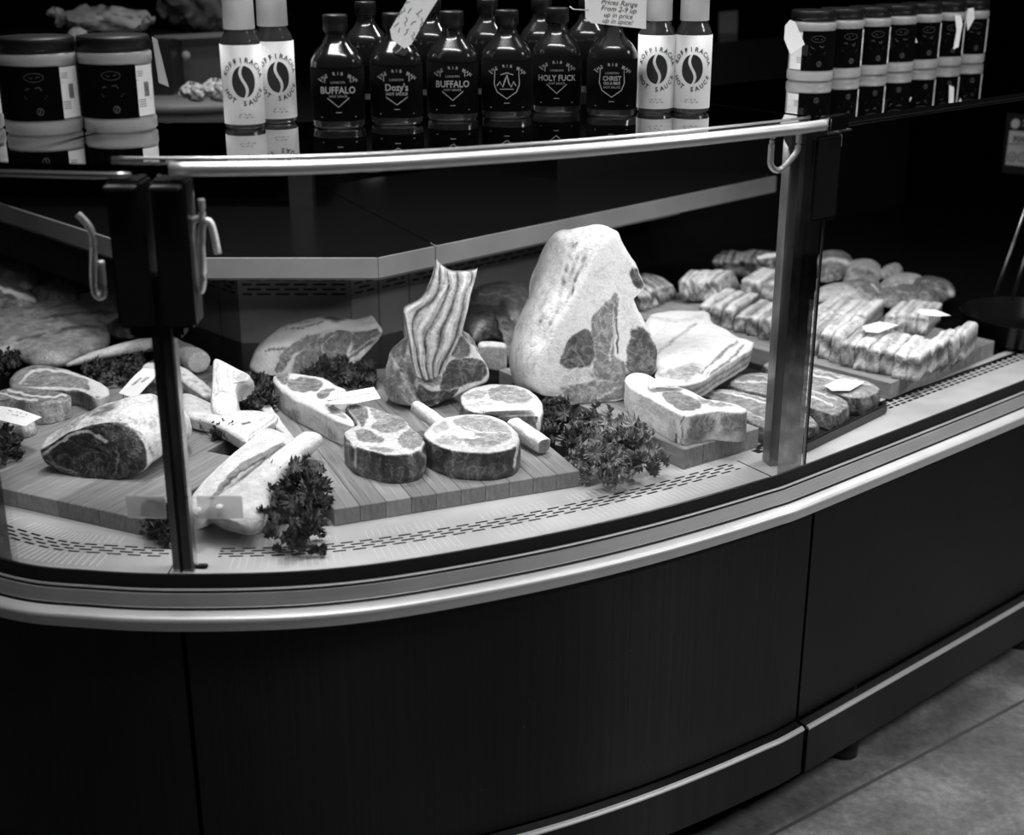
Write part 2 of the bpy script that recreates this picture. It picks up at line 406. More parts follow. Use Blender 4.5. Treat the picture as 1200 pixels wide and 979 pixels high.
cp(mesh('dark_back_panel', [tuple(pR+eR*.62)[:2]+(DZ,), tuple(pR+eR*2.2)[:2]+(DZ,), tuple(pR+eR*2.2)[:2]+(1.23,), tuple(pR+eR*.62)[:2]+(1.23,)], [(0, 1, 2, 3)], M_dark))
bk = .03
cp(mesh('riser_back', [tuple((pL+eL*2.2+Vector((0, bk, z))))for z in (DZ, RT)]+[tuple(pL+Vector((0, bk, z))) for z in (DZ, RT)]+[tuple(pR+Vector((0, bk, z))) for z in (DZ, RT)]+[tuple(pR+eR*.6+Vector((0, bk, z))) for z in (DZ, RT)],
   [(0, 2, 3, 1), (2, 4, 5, 3), (4, 6, 7, 5)], M_dark))
# mesh grille under the nosing: small round-hole look as crossed wires
gv = []; gf = []
y_ = ry-.012
for i in range(34):
    x_ = rise[0][0]-.01+i*(rise[1][0]-rise[0][0]+.02)/33
    for (dx, dzz) in ((.026, .026), (-.026, .026)):
        b0 = len(gv); gv += [(x_, y_, .826), (x_+.0014, y_, .826), (x_+.0014+dx, y_, .826+dzz), (x_+dx, y_, .826+dzz)]; gf.append((b0, b0+1, b0+2, b0+3))
o = cp(mesh('air_grille', gv, gf, M_steel)); o['kind'] = 'stuff'
# worktop inside the counter: nosing pieces with a joint, black top
def nose(p, q):
    p = Vector((p[0], p[1], 0)); q = Vector((q[0], q[1], 0)); e = (q-p).normalized(); n_ = Vector((-e.y, e.x, 0))
    pts = [p, q, q+n_*.03, p+n_*.03]
    cp(prism('worktop_nosing', pts, NZ-.037, NZ, M_nosing))
c0 = Vector((n0L.x, n0.y, 0)); c1 = Vector((n0.x, n0.y, 0))
j1 = .136
nose(c0, c1-Vector((.0008, 0, 0))); nose(c1+eR*.0008, c1+eR*j1); nose(c1+eR*(j1+.003), c1+eR*1.22)
nose(c0+eL*2.3, c0+eL*.0015)
W = 1.0
cp(prism('worktop', [c0+eL*2.3+Vector((0, .008, 0)), c0+Vector((0, .008, 0)), c1+Vector((0, .008, 0)), c1+eR*j1+Vector((0, .008, 0)), c1+eR*j1+Vector((-.3, .62, 0)), c1+Vector((-.12, W, 0)), c0+eL*.8+Vector((0, .5, 0)), c0+eL*2.3+Vector((.3, .4, 0))], NZ-.03, NZ+.0005, M_worktop))
cp(prism('worktop', [c1+eR*(j1+.003)+Vector((0, .008, 0)), c1+eR*1.22+Vector((0, .008, 0)), c1+eR*.86+Vector((-.4, .5, 0)), c1+eR*(j1+.003)+Vector((-.3, .62, 0))], NZ-.03, NZ+.0005, M_worktop))
cp(mesh('soffit', [tuple(c0+eL*2.3)[:2]+(NZ-.04,), tuple(c0)[:2]+(NZ-.04,), tuple(c1)[:2]+(NZ-.04,), tuple(c1+eR*.86)[:2]+(NZ-.04,),
   tuple(pR+eR*.66+Vector((0, .02, 0)))[:2]+(NZ-.018,), tuple(pR+Vector((0, .02, 0)))[:2]+(NZ-.018,), tuple(pL+Vector((0, .02, 0)))[:2]+(NZ-.018,), tuple(pL+eL*2.3+Vector((0, .02, 0)))[:2]+(NZ-.018,)],
   [(0, 1, 6, 7), (1, 2, 5, 6), (2, 3, 4, 5)], M_riser))
# glass panes and shelf
def thing_parent(o, t): o.parent = t; o.matrix_parent_inverse = Matrix.Translation(-t.location); return o
for s0, s1, lab in [(-1.15, -.012, 'curved glass pane left of the dark hinged post'), (.012, SJ-.004, 'wide curved front glass pane in front of the tall steaks'), (SJ+.012, 2.6, 'straight dark front glass pane right of the mirror steel post')]:
    if s1 > 2: continue
    o = sweep('glass_pane', [(.0, DZ-.012), (.0, SZ-.014), (-.006, SZ-.014), (-.006, DZ-.012)], s0, s1, M_glass, cap=True)
    cp(o)
def shelf(s0, s1, nm, lab, depth):
    t = empty('glass_shelf', path((s0+s1)/2, -.1, SZ-.012), lab, 'shelf')
    o = sweep('shelf_plate', [(.004, SZ-.012), (.004, SZ), (-depth, SZ), (-depth, SZ-.012)], s0, s1, M_shelfglass, ds=.02); thing_parent(o, t)
    return t
sh = shelf(-1.15, SJ-.004, '', 'long smoked glass shelf on top of the counter carrying the sauce bottles and left jars', .36)
# bright rounded front rail of the shelf
P_ = [path(s, .004, SZ-.006) for s in np.linspace(.03, SJ+.018, 60)]
thing_parent(tube('shelf_rail', P_, .0085, M_rail, None, 14), sh)
P_ = [path(s, -.022, SZ+.003) for s in np.linspace(-.05, SJ-.02, 60)]
thing_parent(tube('shelf_trim', P_, .0022, M_steel, None, 8), sh)
P_ = [path(s, .002, SZ-.014) for s in np.linspace(-1.1, -.02, 60)]
thing_parent(tube('shelf_edge', P_, .0045, M_steel, None, 10), sh)
p = path(SJ+.006, .004, SZ-.004)
thing_parent(box('rail_end', p, (.05, .022, .022), M_mirror, None, math.radians(41), .003), sh)
sh2 = shelf(SJ+.012, 2.7, '', 'dark glass shelf on the right arm carrying the row of seven jars', .42)
P_ = [path(s, .004, SZ-.010) for s in np.linspace(SJ+.02, 2.6, 60)]
thing_parent(tube('shelf_edge', P_, .003, M_worktop, None, 8), sh2)
# ------------------------------------------------------------------ posts
def tz(s): 
    a_ = path(s-.01); b_ = path(s+.01); return math.atan2(b_.y-a_.y, b_.x-a_.x)
t = empty('corner_post', path(0, -.02, DZ), 'slim mirror post with bulky black hinge block on top, left of the marrow bones', 'post')
r_ = tz(0)
for dx, wx, yo, mt, nm in [(-.0105, .011, .0, M_mirror, 'post_face'), (.0045, .014, .0, M_postface, 'post_face'), (-.0035, .0028, -.006, M_black, 'post_seam'), (.0125, .0035, -.003, M_steel, 'post_edge')]:
    p = path(dx, -.018, 0)
    thing_parent(box(nm, (p.x, p.y+yo, DZ+.21), (wx, .022, .42), mt, None, r_, .0012), t)
for dx, wx in [(-.029, .050), (.026, .048)]:
    p = path(dx, -.014, 1.125)
    thing_parent(box('hinge_block', (p.x, p.y, 1.128), (wx-.004, .05, .190), M_black, None, r_, .004), t)
    p2 = path(dx, .012, 0)
    thing_parent(box('hinge_cap', (p2.x, p2.y, SZ-.026), (wx-.012, .03, .005), M_steel, None, r_, .001), t)
p = path(-.008, -.02, 0); thing_parent(box('hinge_neck', (p.x, p.y, 1.04), (.070, .03, .05), M_black, None, r_, .004), t)
p = path(.004, -.01, 0); thing_parent(box('post_foot', (p.x+.018, p.y+.010, DZ+.002), (.016, .012, .004), M_rubber, None, r_, .002), t)
t = empty('end_post', path(SJ-.02, -.03, DZ), 'broad mirror steel post at the right end of the curved glass', 'post')
r_ = tz(SJ-.02)
p = path(SJ-.026, -.038, 0); thing_parent(box('post_face', (p.x, p.y, DZ+.27), (.032, .03, .54), M_postface, None, math.radians(14), .0015), t)
p = path(SJ-.004, -.028, 0); thing_parent(box('post_body', (p.x, p.y, DZ+.27), (.016, .030, .54), M_black, None, r_, .002), t)
p = path(SJ+.004, -.002, 0); thing_parent(box('glass_edge', (p.x, p.y, DZ+.150), (.0035, .0035, .33), M_steel, None, r_, .0006), t)
p = path(SJ+.0075, -.002, 0); thing_parent(box('edge_seal', (p.x, p.y, DZ+.255), (.003, .004, .56), M_rubber, None, r_, .0006), t)
p = path(SJ-.002, -.014, 0); thing_parent(box('hinge_block', (p.x, p.y, 1.155), (.062, .04, .13), M_black, None, r_, .004), t)
p = path(SJ+.040, -.010, 0); thing_parent(box('hinge_cap', (p.x, p.y, 1.222), (.032, .024, .004), M_steel, None, r_, .001), t)
thing_parent(box('hinge_clip', (p.x-.008, p.y-.004, 1.207), (.020, .018, .022), M_riser, None, r_, .002), t)
# U shaped clear pull handles
def handle(px, pts, lab, y_off):
    z0 = SZ-.016
    c = path(px, -.012, z0)
    e = (path(px+.01)-path(px-.01)).normalized()
    P3 = [c+e*a_+Vector((0, 0, b_)) for a_, b_ in pts]
    P3 = [Vector(v) for v in catmull([tuple(v) for v in P3], 40, False)]
    o = tube('pull_handle', P3, [.0046]*len(P3), M_satin, None, 10)
    tag(o, lab, 'handle')
    return o
handle(SJ-.085, [(-.026, 0), (-.027, -.03), (-.024, -.045), (-.008, -.052), (.012, -.040), (.027, -.024), (.028, 0)], 'clear U shaped pull handle under the shelf rail by the right post', 0)
handle(.058, [(.004, -.03), (.003, -.052), (-.010, -.060), (-.013, -.085), (-.011, -.13), (-.006, -.150), (-.001, -.13), (.0, -.09), (.004, -.062), (.014, -.062), (.020, -.10)], 'pale narrow pull handle hanging right of the black hinge block', 0)
handle(-.072, [(-.026, -.05), (-.012, -.068), (-.010, -.09), (-.014, -.125), (-.015, -.15), (-.009, -.158), (-.003, -.15), (-.002, -.11)], 'dim narrow pull handle hanging left of the black hinge block', 0)
def clampplate(s, w_, zc, h_, lab, holes):
    t = empty('glass_clamp', path(s, -.02, zc), lab, 'clamp')
    p = path(s, -.026, zc); thing_parent(box('clamp_plate', p, (w_, .003, h_), M_frost, None, tz(s), .001), t)
    for hx, hz in holes:
        p = path(s+hx, -.022, zc+hz); thing_parent(lathe('screw_cover', [(0, .004), (.004, .003), (.005, 0)], M_paper, None, 16, 2, (p.x, p.y, p.z)), t)
clampplate(-.052, .055, DZ+.088, .034, 'cloudy plastic clamp plate on the glass left of the slim post', [])
clampplate(.052, .062, DZ+.088, .034, 'cloudy plastic clamp plate on the glass right of the slim post', [(-.03, -.002), (.0, .002)])
# ------------------------------------------------------------------ meat builders
def sdist(P, poly):
    P = np.asarray(P); poly = np.asarray(poly, float); n = len(poly); d = np.full(len(P), 1e9); ins = np.zeros(len(P), bool)
    for i in range(n):
        a_ = poly[i]; b_ = poly[(i+1) % n]; ab = b_-a_; ap = P-a_
        t_ = np.clip((ap@ab)/max(ab@ab, 1e-9), 0, 1); d = np.minimum(d, np.hypot(*(ap-t_[:, None]*ab).T))
        c = (a_[1] > P[:, 1]) != (b_[1] > P[:, 1])
        with np.errstate(divide='ignore', invalid='ignore'):
            xi = (b_[0]-a_[0])*(P[:, 1]-a_[1])/(b_[1]-a_[1])+a_[0]
        ins ^= c & (P[:, 0] < xi)
    return np.where(ins, -d, d)
def ldist(P, L):
    P = np.asarray(P); L = np.asarray(L, float); d = np.full(len(P), 1e9)
    for a_, b_ in zip(L, L[1:]):
        ab = b_-a_; ap = P-a_; t_ = np.clip((ap@ab)/max(ab@ab, 1e-9), 0, 1); d = np.minimum(d, np.hypot(*(ap-t_[:, None]*ab).T))
    return d
def paint(P, base, ops, wob=1.2):
    t = np.full(len(P), base, float) if np.isscalar(base) else base.copy()
    if wob:
        N = np.array([noise.noise_vector((x*.12, y*.12, 3)) for x, y in P]); P = P+N[:, :2]*wob*2
    for op in ops:
        if op[0] == 'p': d = sdist(P, catmull(op[1], len(op[1])*4)); s = op[3] if len(op) > 3 else .8; w_ = np.clip(.5-d/(2*s), 0, 1); tn = op[2]
        elif op[0] == 'l': d = ldist(P, catmull(op[1], len(op[1])*5, False)); w_ = np.clip((op[2]-d)/.9+.5, 0, 1); tn = op[3]
        t = t*(1-w_)+tn*w_
    return t
def xf(ox, oy, sc, pts): return [(ox+x/sc, oy+y/sc) for x, y in pts]
def shell(name, face, plane, sw, ops=(), bops=(), ft=.4, st=.6, K=30, N=110, rnd=.004, amp=.0016, fr=40, dome=0, floor=None, mat=None, parent=None, lab=None, cat='meat', group=None, MS=22, streak=0, bump2=0, inset=None, layers=None, shear=0):
    """face: outline in photo coordinates on a real plane; sw: sweep of that outline away from the face (dx, dy, dz, scale)."""
    p0, nn = plane; nn = Vector(nn).normalized()
    O = catmull(face, N); c = O.mean(0)
    W = lambda q: np.array(on(q[0], q[1], p0, nn))
    Ow = np.array([W(q) for q in O]); cw = W(c)
    dn = -np.array(nn)
    if Vector(nn).dot(Vector((0, 0, H))-Vector(cw)) < 0: dn = -dn      # pointing away from the camera
    V = [cw-dn*dome]; isface = [1]; hs = [0]
    for k in range(1, K+1):
        r = k/K; back = rnd*max(0, (r-.86)/.14)**2.2 - dome*(1-r*r)
        rr = r*(1-.0*r)
        for i in range(N):
            V.append(cw+(Ow[i]-cw)*rr+dn*back); isface.append(1 if r < .985 else 0); hs.append(0)
    nf = len(V)
    sw = [(0, 0, 0, 1.)]+[tuple(s) for s in sw]
    D = catmull(sw, MS+1, False)[1:]
    for j, (dx, dy, dz, sc) in enumerate(D):
        base = cw+np.array((dx, dy, dz))+dn*rnd*(1-(j+1)/MS)
        for i in range(N): V.append(base+(Ow[i]-cw)*sc+np.array((dx*shear*(Ow[i][2]-cw[2])/.1, 0, 0))); isface.append(0); hs.append((j+1)/MS)
    lastc = cw+np.array(D[-1][:3])
    for sc in (.8, .5, .2):
        for i in range(N): V.append(lastc+(Ow[i]-cw)*sc*D[-1][3]+dn*.012*(1-sc)*(0 if floor is not None and abs(nn.z) > .9 else 1)); isface.append(0); hs.append(1)
    V.append(lastc); isface.append(0); hs.append(1)
    V = np.array(V); isface = np.array(isface); hs = np.array(hs)
    rs = random.random()*50
    for i in range(len(V)):
        q = Vector(V[i]); a_ = amp*(.35 if isface[i] and i < nf else 1)
        d_ = noise.noise_vector(q*fr+Vector((rs, 0, 0)))*a_+noise.noise_vector(q*fr*3)*a_*.35
        V[i] += np.array(d_)
        if bump2 and not isface[i]: V[i] += np.array(noise.noise_vector(q*14+Vector((rs, 0, 0))))*bump2
    if floor is not None: V[:, 2] = np.maximum(V[:, 2], floor)
    Fc = [(0, 1+i, 1+(i+1) % N) for i in range(N)]
    R_ = (len(V)-2)//N
    for k in range(R_-1):
        b0 = 1+k*N
        for i in range(N): Fc.append((b0+i, b0+N+i, b0+N+(i+1) % N, b0+(i+1) % N))
    b0 = 1+(R_-1)*N; Fc += [(b0+i, len(V)-1, b0+(i+1) % N) for i in range(N)]
    px = proj(V); tf = paint(px, ft, ops); tb = np.full(len(V), st, float)
    if layers:
        for i in range(len(V)):
            h_ = hs[i]+.10*noise.noise(Vector(V[i])*25); tb[i] = np.interp(h_, [l_[0] for l_ in layers], [l_[1] for l_ in layers])
    if streak:
        ang = np.array([noise.noise(Vector((v[0]*75, v[1]*75, v[2]*12+rs))) for v in V]); tb += ang*streak
    tb = paint(px, tb, bops)
    tone = np.where(isface == 1, tf, tb)
    o = mesh(name, V, Fc, mat or M_meat, parent, True, np.clip(tone, 0, 1))
    bm = bmesh.new(); bm.from_mesh(o.data); bmesh.ops.recalc_face_normals(bm, faces=bm.faces); bm.to_mesh(o.data); bm.free()
    if lab: tag(o, lab, cat, group)
    return o
UP = (0, 0, 1)
def slab(name, out, zb, zt, lab=None, cat='meat', grow=1.03, **kw):
    h_ = zt-zb; kw.setdefault('MS', 14)
    return shell(name, out, (Vector((0, 0, zt)), UP), [(0, 0, -h_*.35, 1+(grow-1)*.8), (0, 0, -h_*.7, grow), (0, 0, -h_, grow-.02)], floor=zb, lab=lab, cat=cat, **kw)
def limb(name, pts, lab=None, cat='bone', tone=.9, mat=None, ops=(), n=24, N=60, amp=.0012, flat=1.0, floor=None, group=None, endtone=None, parent=None, zs=1.0):
    """tube along pts (u, v, z, half width m, half height m)"""
    C = catmull(pts, N, False); V = []; Fc = []
    W = [np.array(at(u, v, z)) for u, v, z, _, _ in C]
    tn = []
    for i in range(N):
        a_ = W[max(0, i-1)]; b_ = W[min(N-1, i+1)]; t_ = (b_-a_)/np.linalg.norm(b_-a_); u_ = np.cross(t_, (0, 0, 1)); u_ /= np.linalg.norm(u_); v_ = np.cross(u_, t_)
        e = min(1, math.sqrt(max(0, 1-(1-min(1, (i+.4)/3))**2)), math.sqrt(max(0, 1-(1-min(1, (N-1-i+.4)/3))**2)))
        for k in range(n):
            q = 2*math.pi*k/n; c_, s_ = math.cos(q), math.sin(q)
            pw = lambda x: math.copysign(abs(x)**flat, x)
            P = W[i]+u_*C[i][3]*e*pw(c_)+v_*C[i][4]*e*pw(s_)
            P = P+np.array(noise.noise_vector(Vector(P)*45))*amp
            V.append(P); tn.append(tone if (endtone is None or 1 < i < N-2) else endtone)
    V = np.array(V)
    for i in range(N-1):
        for k in range(n): Fc.append((i*n+k, i*n+(k+1) % n, (i+1)*n+(k+1) % n, (i+1)*n+k))
    Fc += [tuple(range(n))[::-1], tuple(range((N-1)*n, N*n))]
    if floor is not None: V[:, 2] = np.maximum(V[:, 2], floor)
    o = mesh(name, V, Fc, mat or M_fat, parent, True, np.clip(paint(proj(V), np.array(tn, float), ops), 0, 1))
    bm = bmesh.new(); bm.from_mesh(o.data); bmesh.ops.recalc_face_normals(bm, faces=bm.faces); bm.to_mesh(o.data); bm.free()
    if lab: tag(o, lab, cat, group)
    return o
def mound(name, out, zb, h_, lab, cat='meat', tone=.5, ops=(), p=2.2, K=22, N=80, amp=.003, fr=30, mat=None, group=None):
    O = catmull(out, N); Ow = np.array([at(x, y, zb) for x, y in O]); c = Ow.mean(0); V = [c+np.array((0, 0, h_))]; Fc = [(0, 1+i, 1+(i+1) % N) for i in range(N)]
    for k in range(1, K+1):
        r = math.sin(k/K*math.pi/2) if k < K else 1
        for i in range(N): V.append(c+(Ow[i]-c)*r+np.array((0, 0, h_*max(0, 1-r**p)**(1/p))))
    V = np.array(V)
    rs = random.random()*30
    for i in range(len(V)):
        q = Vector(V[i]); V[i] += np.array(noise.noise_vector(q*fr+Vector((rs, 0, 0))))*amp+np.array(noise.noise_vector(q*fr*3))*amp*.3
    V[:, 2] = np.maximum(V[:, 2], zb)
    for k in range(K-1):
        b0 = 1+k*N
        for i in range(N): Fc.append((b0+i, b0+N+i, b0+N+(i+1) % N, b0+(i+1) % N))
    Fc.append(tuple(range(1+(K-1)*N, 1+K*N))[::-1])
    px = proj(V); tn = paint(px, tone, ops)
    tn += np.array([noise.noise(Vector(v)*35)*.12 for v in V])
    o = mesh(name, V, Fc, mat or M_meat, None, True, np.clip(tn, 0, 1)); tag(o, lab, cat, group); return o
# ------------------------------------------------------------------ chopping boards
BZ = .708
def board(corner, e1deg, L1, L2, z1, nst, lab, e2deg=None, lens=None):
    """corner: front corner; e1 along the front edge, e2 away; staves run along e2"""
    a1 = math.radians(e1deg); t = empty('chopping_board', (corner.x, corner.y, DZ), lab, 'chopping board', rz=a1)
    th = z1-DZ-.0006; ww = L1/nst; sgn = 1 if (e2deg is None or e2deg > 0) else -1
    for i in range(nst):
        L2 = lens[i] if lens else L2
        bm = bmesh.new(); bmesh.ops.create_cube(bm, size=1)
        bmesh.ops.scale(bm, vec=(ww-.0004, L2, th), verts=bm.verts); bmesh.ops.bevel(bm, geom=bm.edges[:], offset=.0012, segments=1, affect='EDGES')
        m = bpy.data.meshes.new('stave'); bm.to_mesh(m); bm.free(); m.materials.append(M_wood)
        o = bpy.data.objects.new('stave', m); COL.objects.link(o); o.parent = t
        o.location = ((i+.5)*ww, L2/2, th/2+.0003)
    return t
board(at(391, 597, BZ), 22.3, .400, .62, BZ, 10, 'large wooden board of glued staves under the round steaks and standing rib roast')
cb = at(166, 608, BZ); a_ = math.radians(-25)
board(cb-Vector((math.cos(a_), math.sin(a_), 0))*.48, -25, .48, .62, BZ, 6, 'large wooden board under the marrow bones and dark cut joint at the left', None, [.66, .64, .56, .46, .34, .26])
board(at(802, 527, .716)-Vector((0, 0, 0)), 36, .172, .52, .716, 4, 'small wooden board under the thick fatty sirloin and tall standing joint')
board(at(1044, 449, .714), 43.8, .395, .70, .714, 7, 'wooden board under the rows of belly strips at the right')
# ------------------------------------------------------------------ centre joints and steaks
X8 = lambda p: xf(240, 290, 4.615, p); X9 = lambda p: xf(400, 290, 4.615, p); X10 = lambda p: xf(380, 430, 4.286, p)
X11 = lambda p: xf(590, 260, 3.871, p); X12 = lambda p: xf(620, 420, 4, p); X13 = lambda p: xf(740, 280, 2.727, p)
X6 = lambda p: xf(0, 400, 3.263, p); X7 = lambda p: xf(200, 380, 3.264, p); X5 = lambda p: xf(0, 180, 3.497, p)
X14 = lambda p: xf(930, 290, 4.8, p); X15 = lambda p: xf(740, 290, 6.667, p); X66 = lambda p: xf(200, 390, 5.76, p)
# long strip steak
slab('sirloin_steak', X8([(370, 700), (385, 685), (450, 672), (540, 682), (640, 700), (710, 740), (765, 765), (700, 790), (655, 830), (720, 870), (805, 935), (790, 955), (700, 925), (580, 860), (460, 800), (385, 735)]), BZ, .752,
     'long pale sirloin steak with a thick fat side, handwritten tag on its tip', 'steak', ft=.86, st=.85, grow=1.0, streak=.12, mat=M_meat,
     ops=[('p', X8([(385, 690), (450, 680), (455, 720), (430, 745), (390, 710)]), .38), ('p', X8([(460, 720), (530, 702), (620, 722), (640, 750), (590, 780), (500, 780), (450, 760)]), .40),
          ('p', X8([(640, 770), (700, 765), (650, 815), (600, 800)]), .42), ('p', X8([(660, 850), (700, 870), (780, 930), (740, 925), (660, 880)]), .55)],
     bops=[('p', X7([(470, 330), (490, 350), (480, 370), (460, 350)]), .4, 3), ('p', X7([(440, 320), (480, 360), (490, 390), (450, 360)]), .45, 2.5), ('p', X7([(600, 390), (630, 420), (620, 450), (600, 420)]), .5, 2.5)])
slab('ribeye_steak', X10([(108, 350), (98, 325), (130, 305), (165, 280), (120, 215), (110, 188), (165, 180), (230, 195), (330, 228), (395, 248), (440, 300), (490, 342), (503, 385), (450, 425), (330, 437), (230, 415), (150, 390)]), BZ, .758,
     'oval marbled ribeye steak with a notched back end, left of the round steak', 'steak', ft=.72, st=.20, grow=1.02, streak=.26,
     ops=[('p', X10([(240, 290), (330, 240), (395, 255), (410, 300), (350, 330), (260, 320)]), .42), ('p', X10([(150, 330), (200, 310), (270, 350), (300, 365), (260, 385), (180, 370)]), .38),
          ('p', X10([(380, 350), (440, 310), (490, 355), (490, 390), (430, 415), (380, 395)]), .42), ('p', X10([(120, 200), (160, 190), (210, 215), (220, 250), (190, 300), (160, 260)]), .34), ('p', X10([(230, 205), (330, 240), (260, 270)]), .5),
          ('p', X10([(215, 400), (320, 410), (370, 425), (280, 428)]), .45)],
     bops=[('l', X10([(470, 400), (510, 470), (500, 520)]), 2.2, .6), ('l', X10([(110, 380), (160, 420), (150, 500)]), 1.6, .7)])
def tomahawk(out, zt, lab, ops, bone, bops=(), st=.2):
    t = empty('rib_steak', at(*np.mean(out, 0), BZ), lab, 'steak')
    o = slab('steak_body', out, BZ, zt, ft=.74, st=st, grow=1.02, streak=.2, ops=ops, bops=bops); thing_parent(o, t)
    o = limb('rib_bone', bone[0], None, tone=.8, flat=bone[1], endtone=bone[2]); thing_parent(o, t)
    return t
tomahawk(X10([(498, 335), (520, 300), (560, 265), (640, 240), (750, 230), (860, 245), (940, 290), (980, 345), (960, 392), (880, 420), (760, 424), (640, 412), (545, 378)]), .757,
     'round thick rib steak at the front of the board with a bone stub behind it',
     [('p', X10([(650, 270), (760, 245), (870, 270), (930, 320), (935, 360), (860, 395), (740, 400), (700, 370), (760, 340), (690, 310)]), .50), ('p', X10([(540, 310), (600, 280), (620, 310), (560, 335)]), .55), ('p', X10([(560, 360), (640, 345), (700, 370), (650, 392), (580, 380)]), .57), ('l', X10([(560, 350), (640, 330), (720, 360), (780, 350)]), 1.1, .9), ('l', X10([(700, 300), (800, 330), (900, 330)]), .6, .75)],
     ([(486, 476, .752, .0095, .010), (494, 482, .748, .011, .012), (508, 492, .744, .012, .012), (518, 500, .742, .012, .012)], .8, .85),
     bops=[('l', X10([(980, 370), (965, 440), (950, 500)]), 2.2, .75), ('p', X10([(620, 460), (760, 500), (880, 540), (700, 550), (610, 520)]), .30, 4)], st=.16)
tomahawk(X10([(685, 140), (730, 105), (790, 88), (860, 80), (980, 90), (1060, 130), (1100, 185), (1085, 235), (1040, 240), (900, 240), (790, 228), (730, 215), (690, 185)]), .752,
     'round rib steak behind the front one, squared bone sticking out at its right',
     [('p', X10([(840, 110), (920, 95), (1010, 120), (1040, 165), (960, 185), (860, 170), (820, 140)]), .49), ('p', X10([(710, 140), (790, 110), (820, 140), (760, 165), (710, 165)]), .56), ('p', X10([(720, 190), (780, 175), (860, 190), (800, 212)]), .6)],
     ([(600, 497, .738, .013, .012), (618, 509, .732, .013, .012), (632, 519, .727, .013, .012), (638, 523, .725, .013, .012)], .5, .45),
     bops=[('l', X10([(1090, 220), (1080, 270), (1075, 320)]), 3, .8)], st=.22)
# reclining loin joint with its cut face turned to the front
pl = (at(350, 440, BZ), Vector((.15, -1, .45)))
shell('beef_loin', X8([(372, 690), (380, 640), (400, 585), (450, 535), (520, 490), (620, 462), (720, 440), (800, 452), (880, 448), (950, 440), (948, 490), (870, 580), (790, 640), (690, 690), (560, 715), (450, 712)]), pl,
      [(-.02, .010, .006, 1.10), (-.035, .04, .006, 1.16), (-.035, .09, -.01, 1.05), (-.03, .13, -.03, .7)], ft=.86, st=.95, floor=BZ, rnd=.002, amp=.003, fr=30, mat=M_meat,
      ops=[('p', X8([(480, 620), (510, 570), (600, 500), (700, 455), (780, 450), (795, 500), (770, 570), (730, 640), (620, 690), (490, 690)]), .36), ('p', X8([(375, 670), (400, 600), (450, 540), (530, 495), (620, 470), (590, 510), (500, 570), (440, 640), (420, 680)]), .42),
           ('p', X8([(800, 470), (880, 452), (945, 445), (940, 490), (850, 560), (770, 610), (800, 540)]), .32), ('l', X8([(700, 470), (640, 530), (650, 580)]), .5, .7), ('l', X8([(740, 620), (830, 550), (950, 470)]), 1.0, .75)],
      bops=[('l', X8([(330, 555), (450, 545), (560, 480)]), 1.2, .3), ('l', X8([(250, 500), (380, 440), (500, 410), (620, 400)]), .5, .5), ('l', X8([(440, 440), (560, 430), (640, 405)]), .7, .35), ('l', X8([(240, 580), (300, 560), (360, 600)]), .5, .6), ('p', X8([(620, 375), (700, 368), (760, 395), (680, 400)]), .3, 2), ('l', X8([(400, 420), (560, 400), (600, 380)]), .7, .6)], lab='big pale loin joint lying behind the steaks, cut face turned forward', cat='meat')
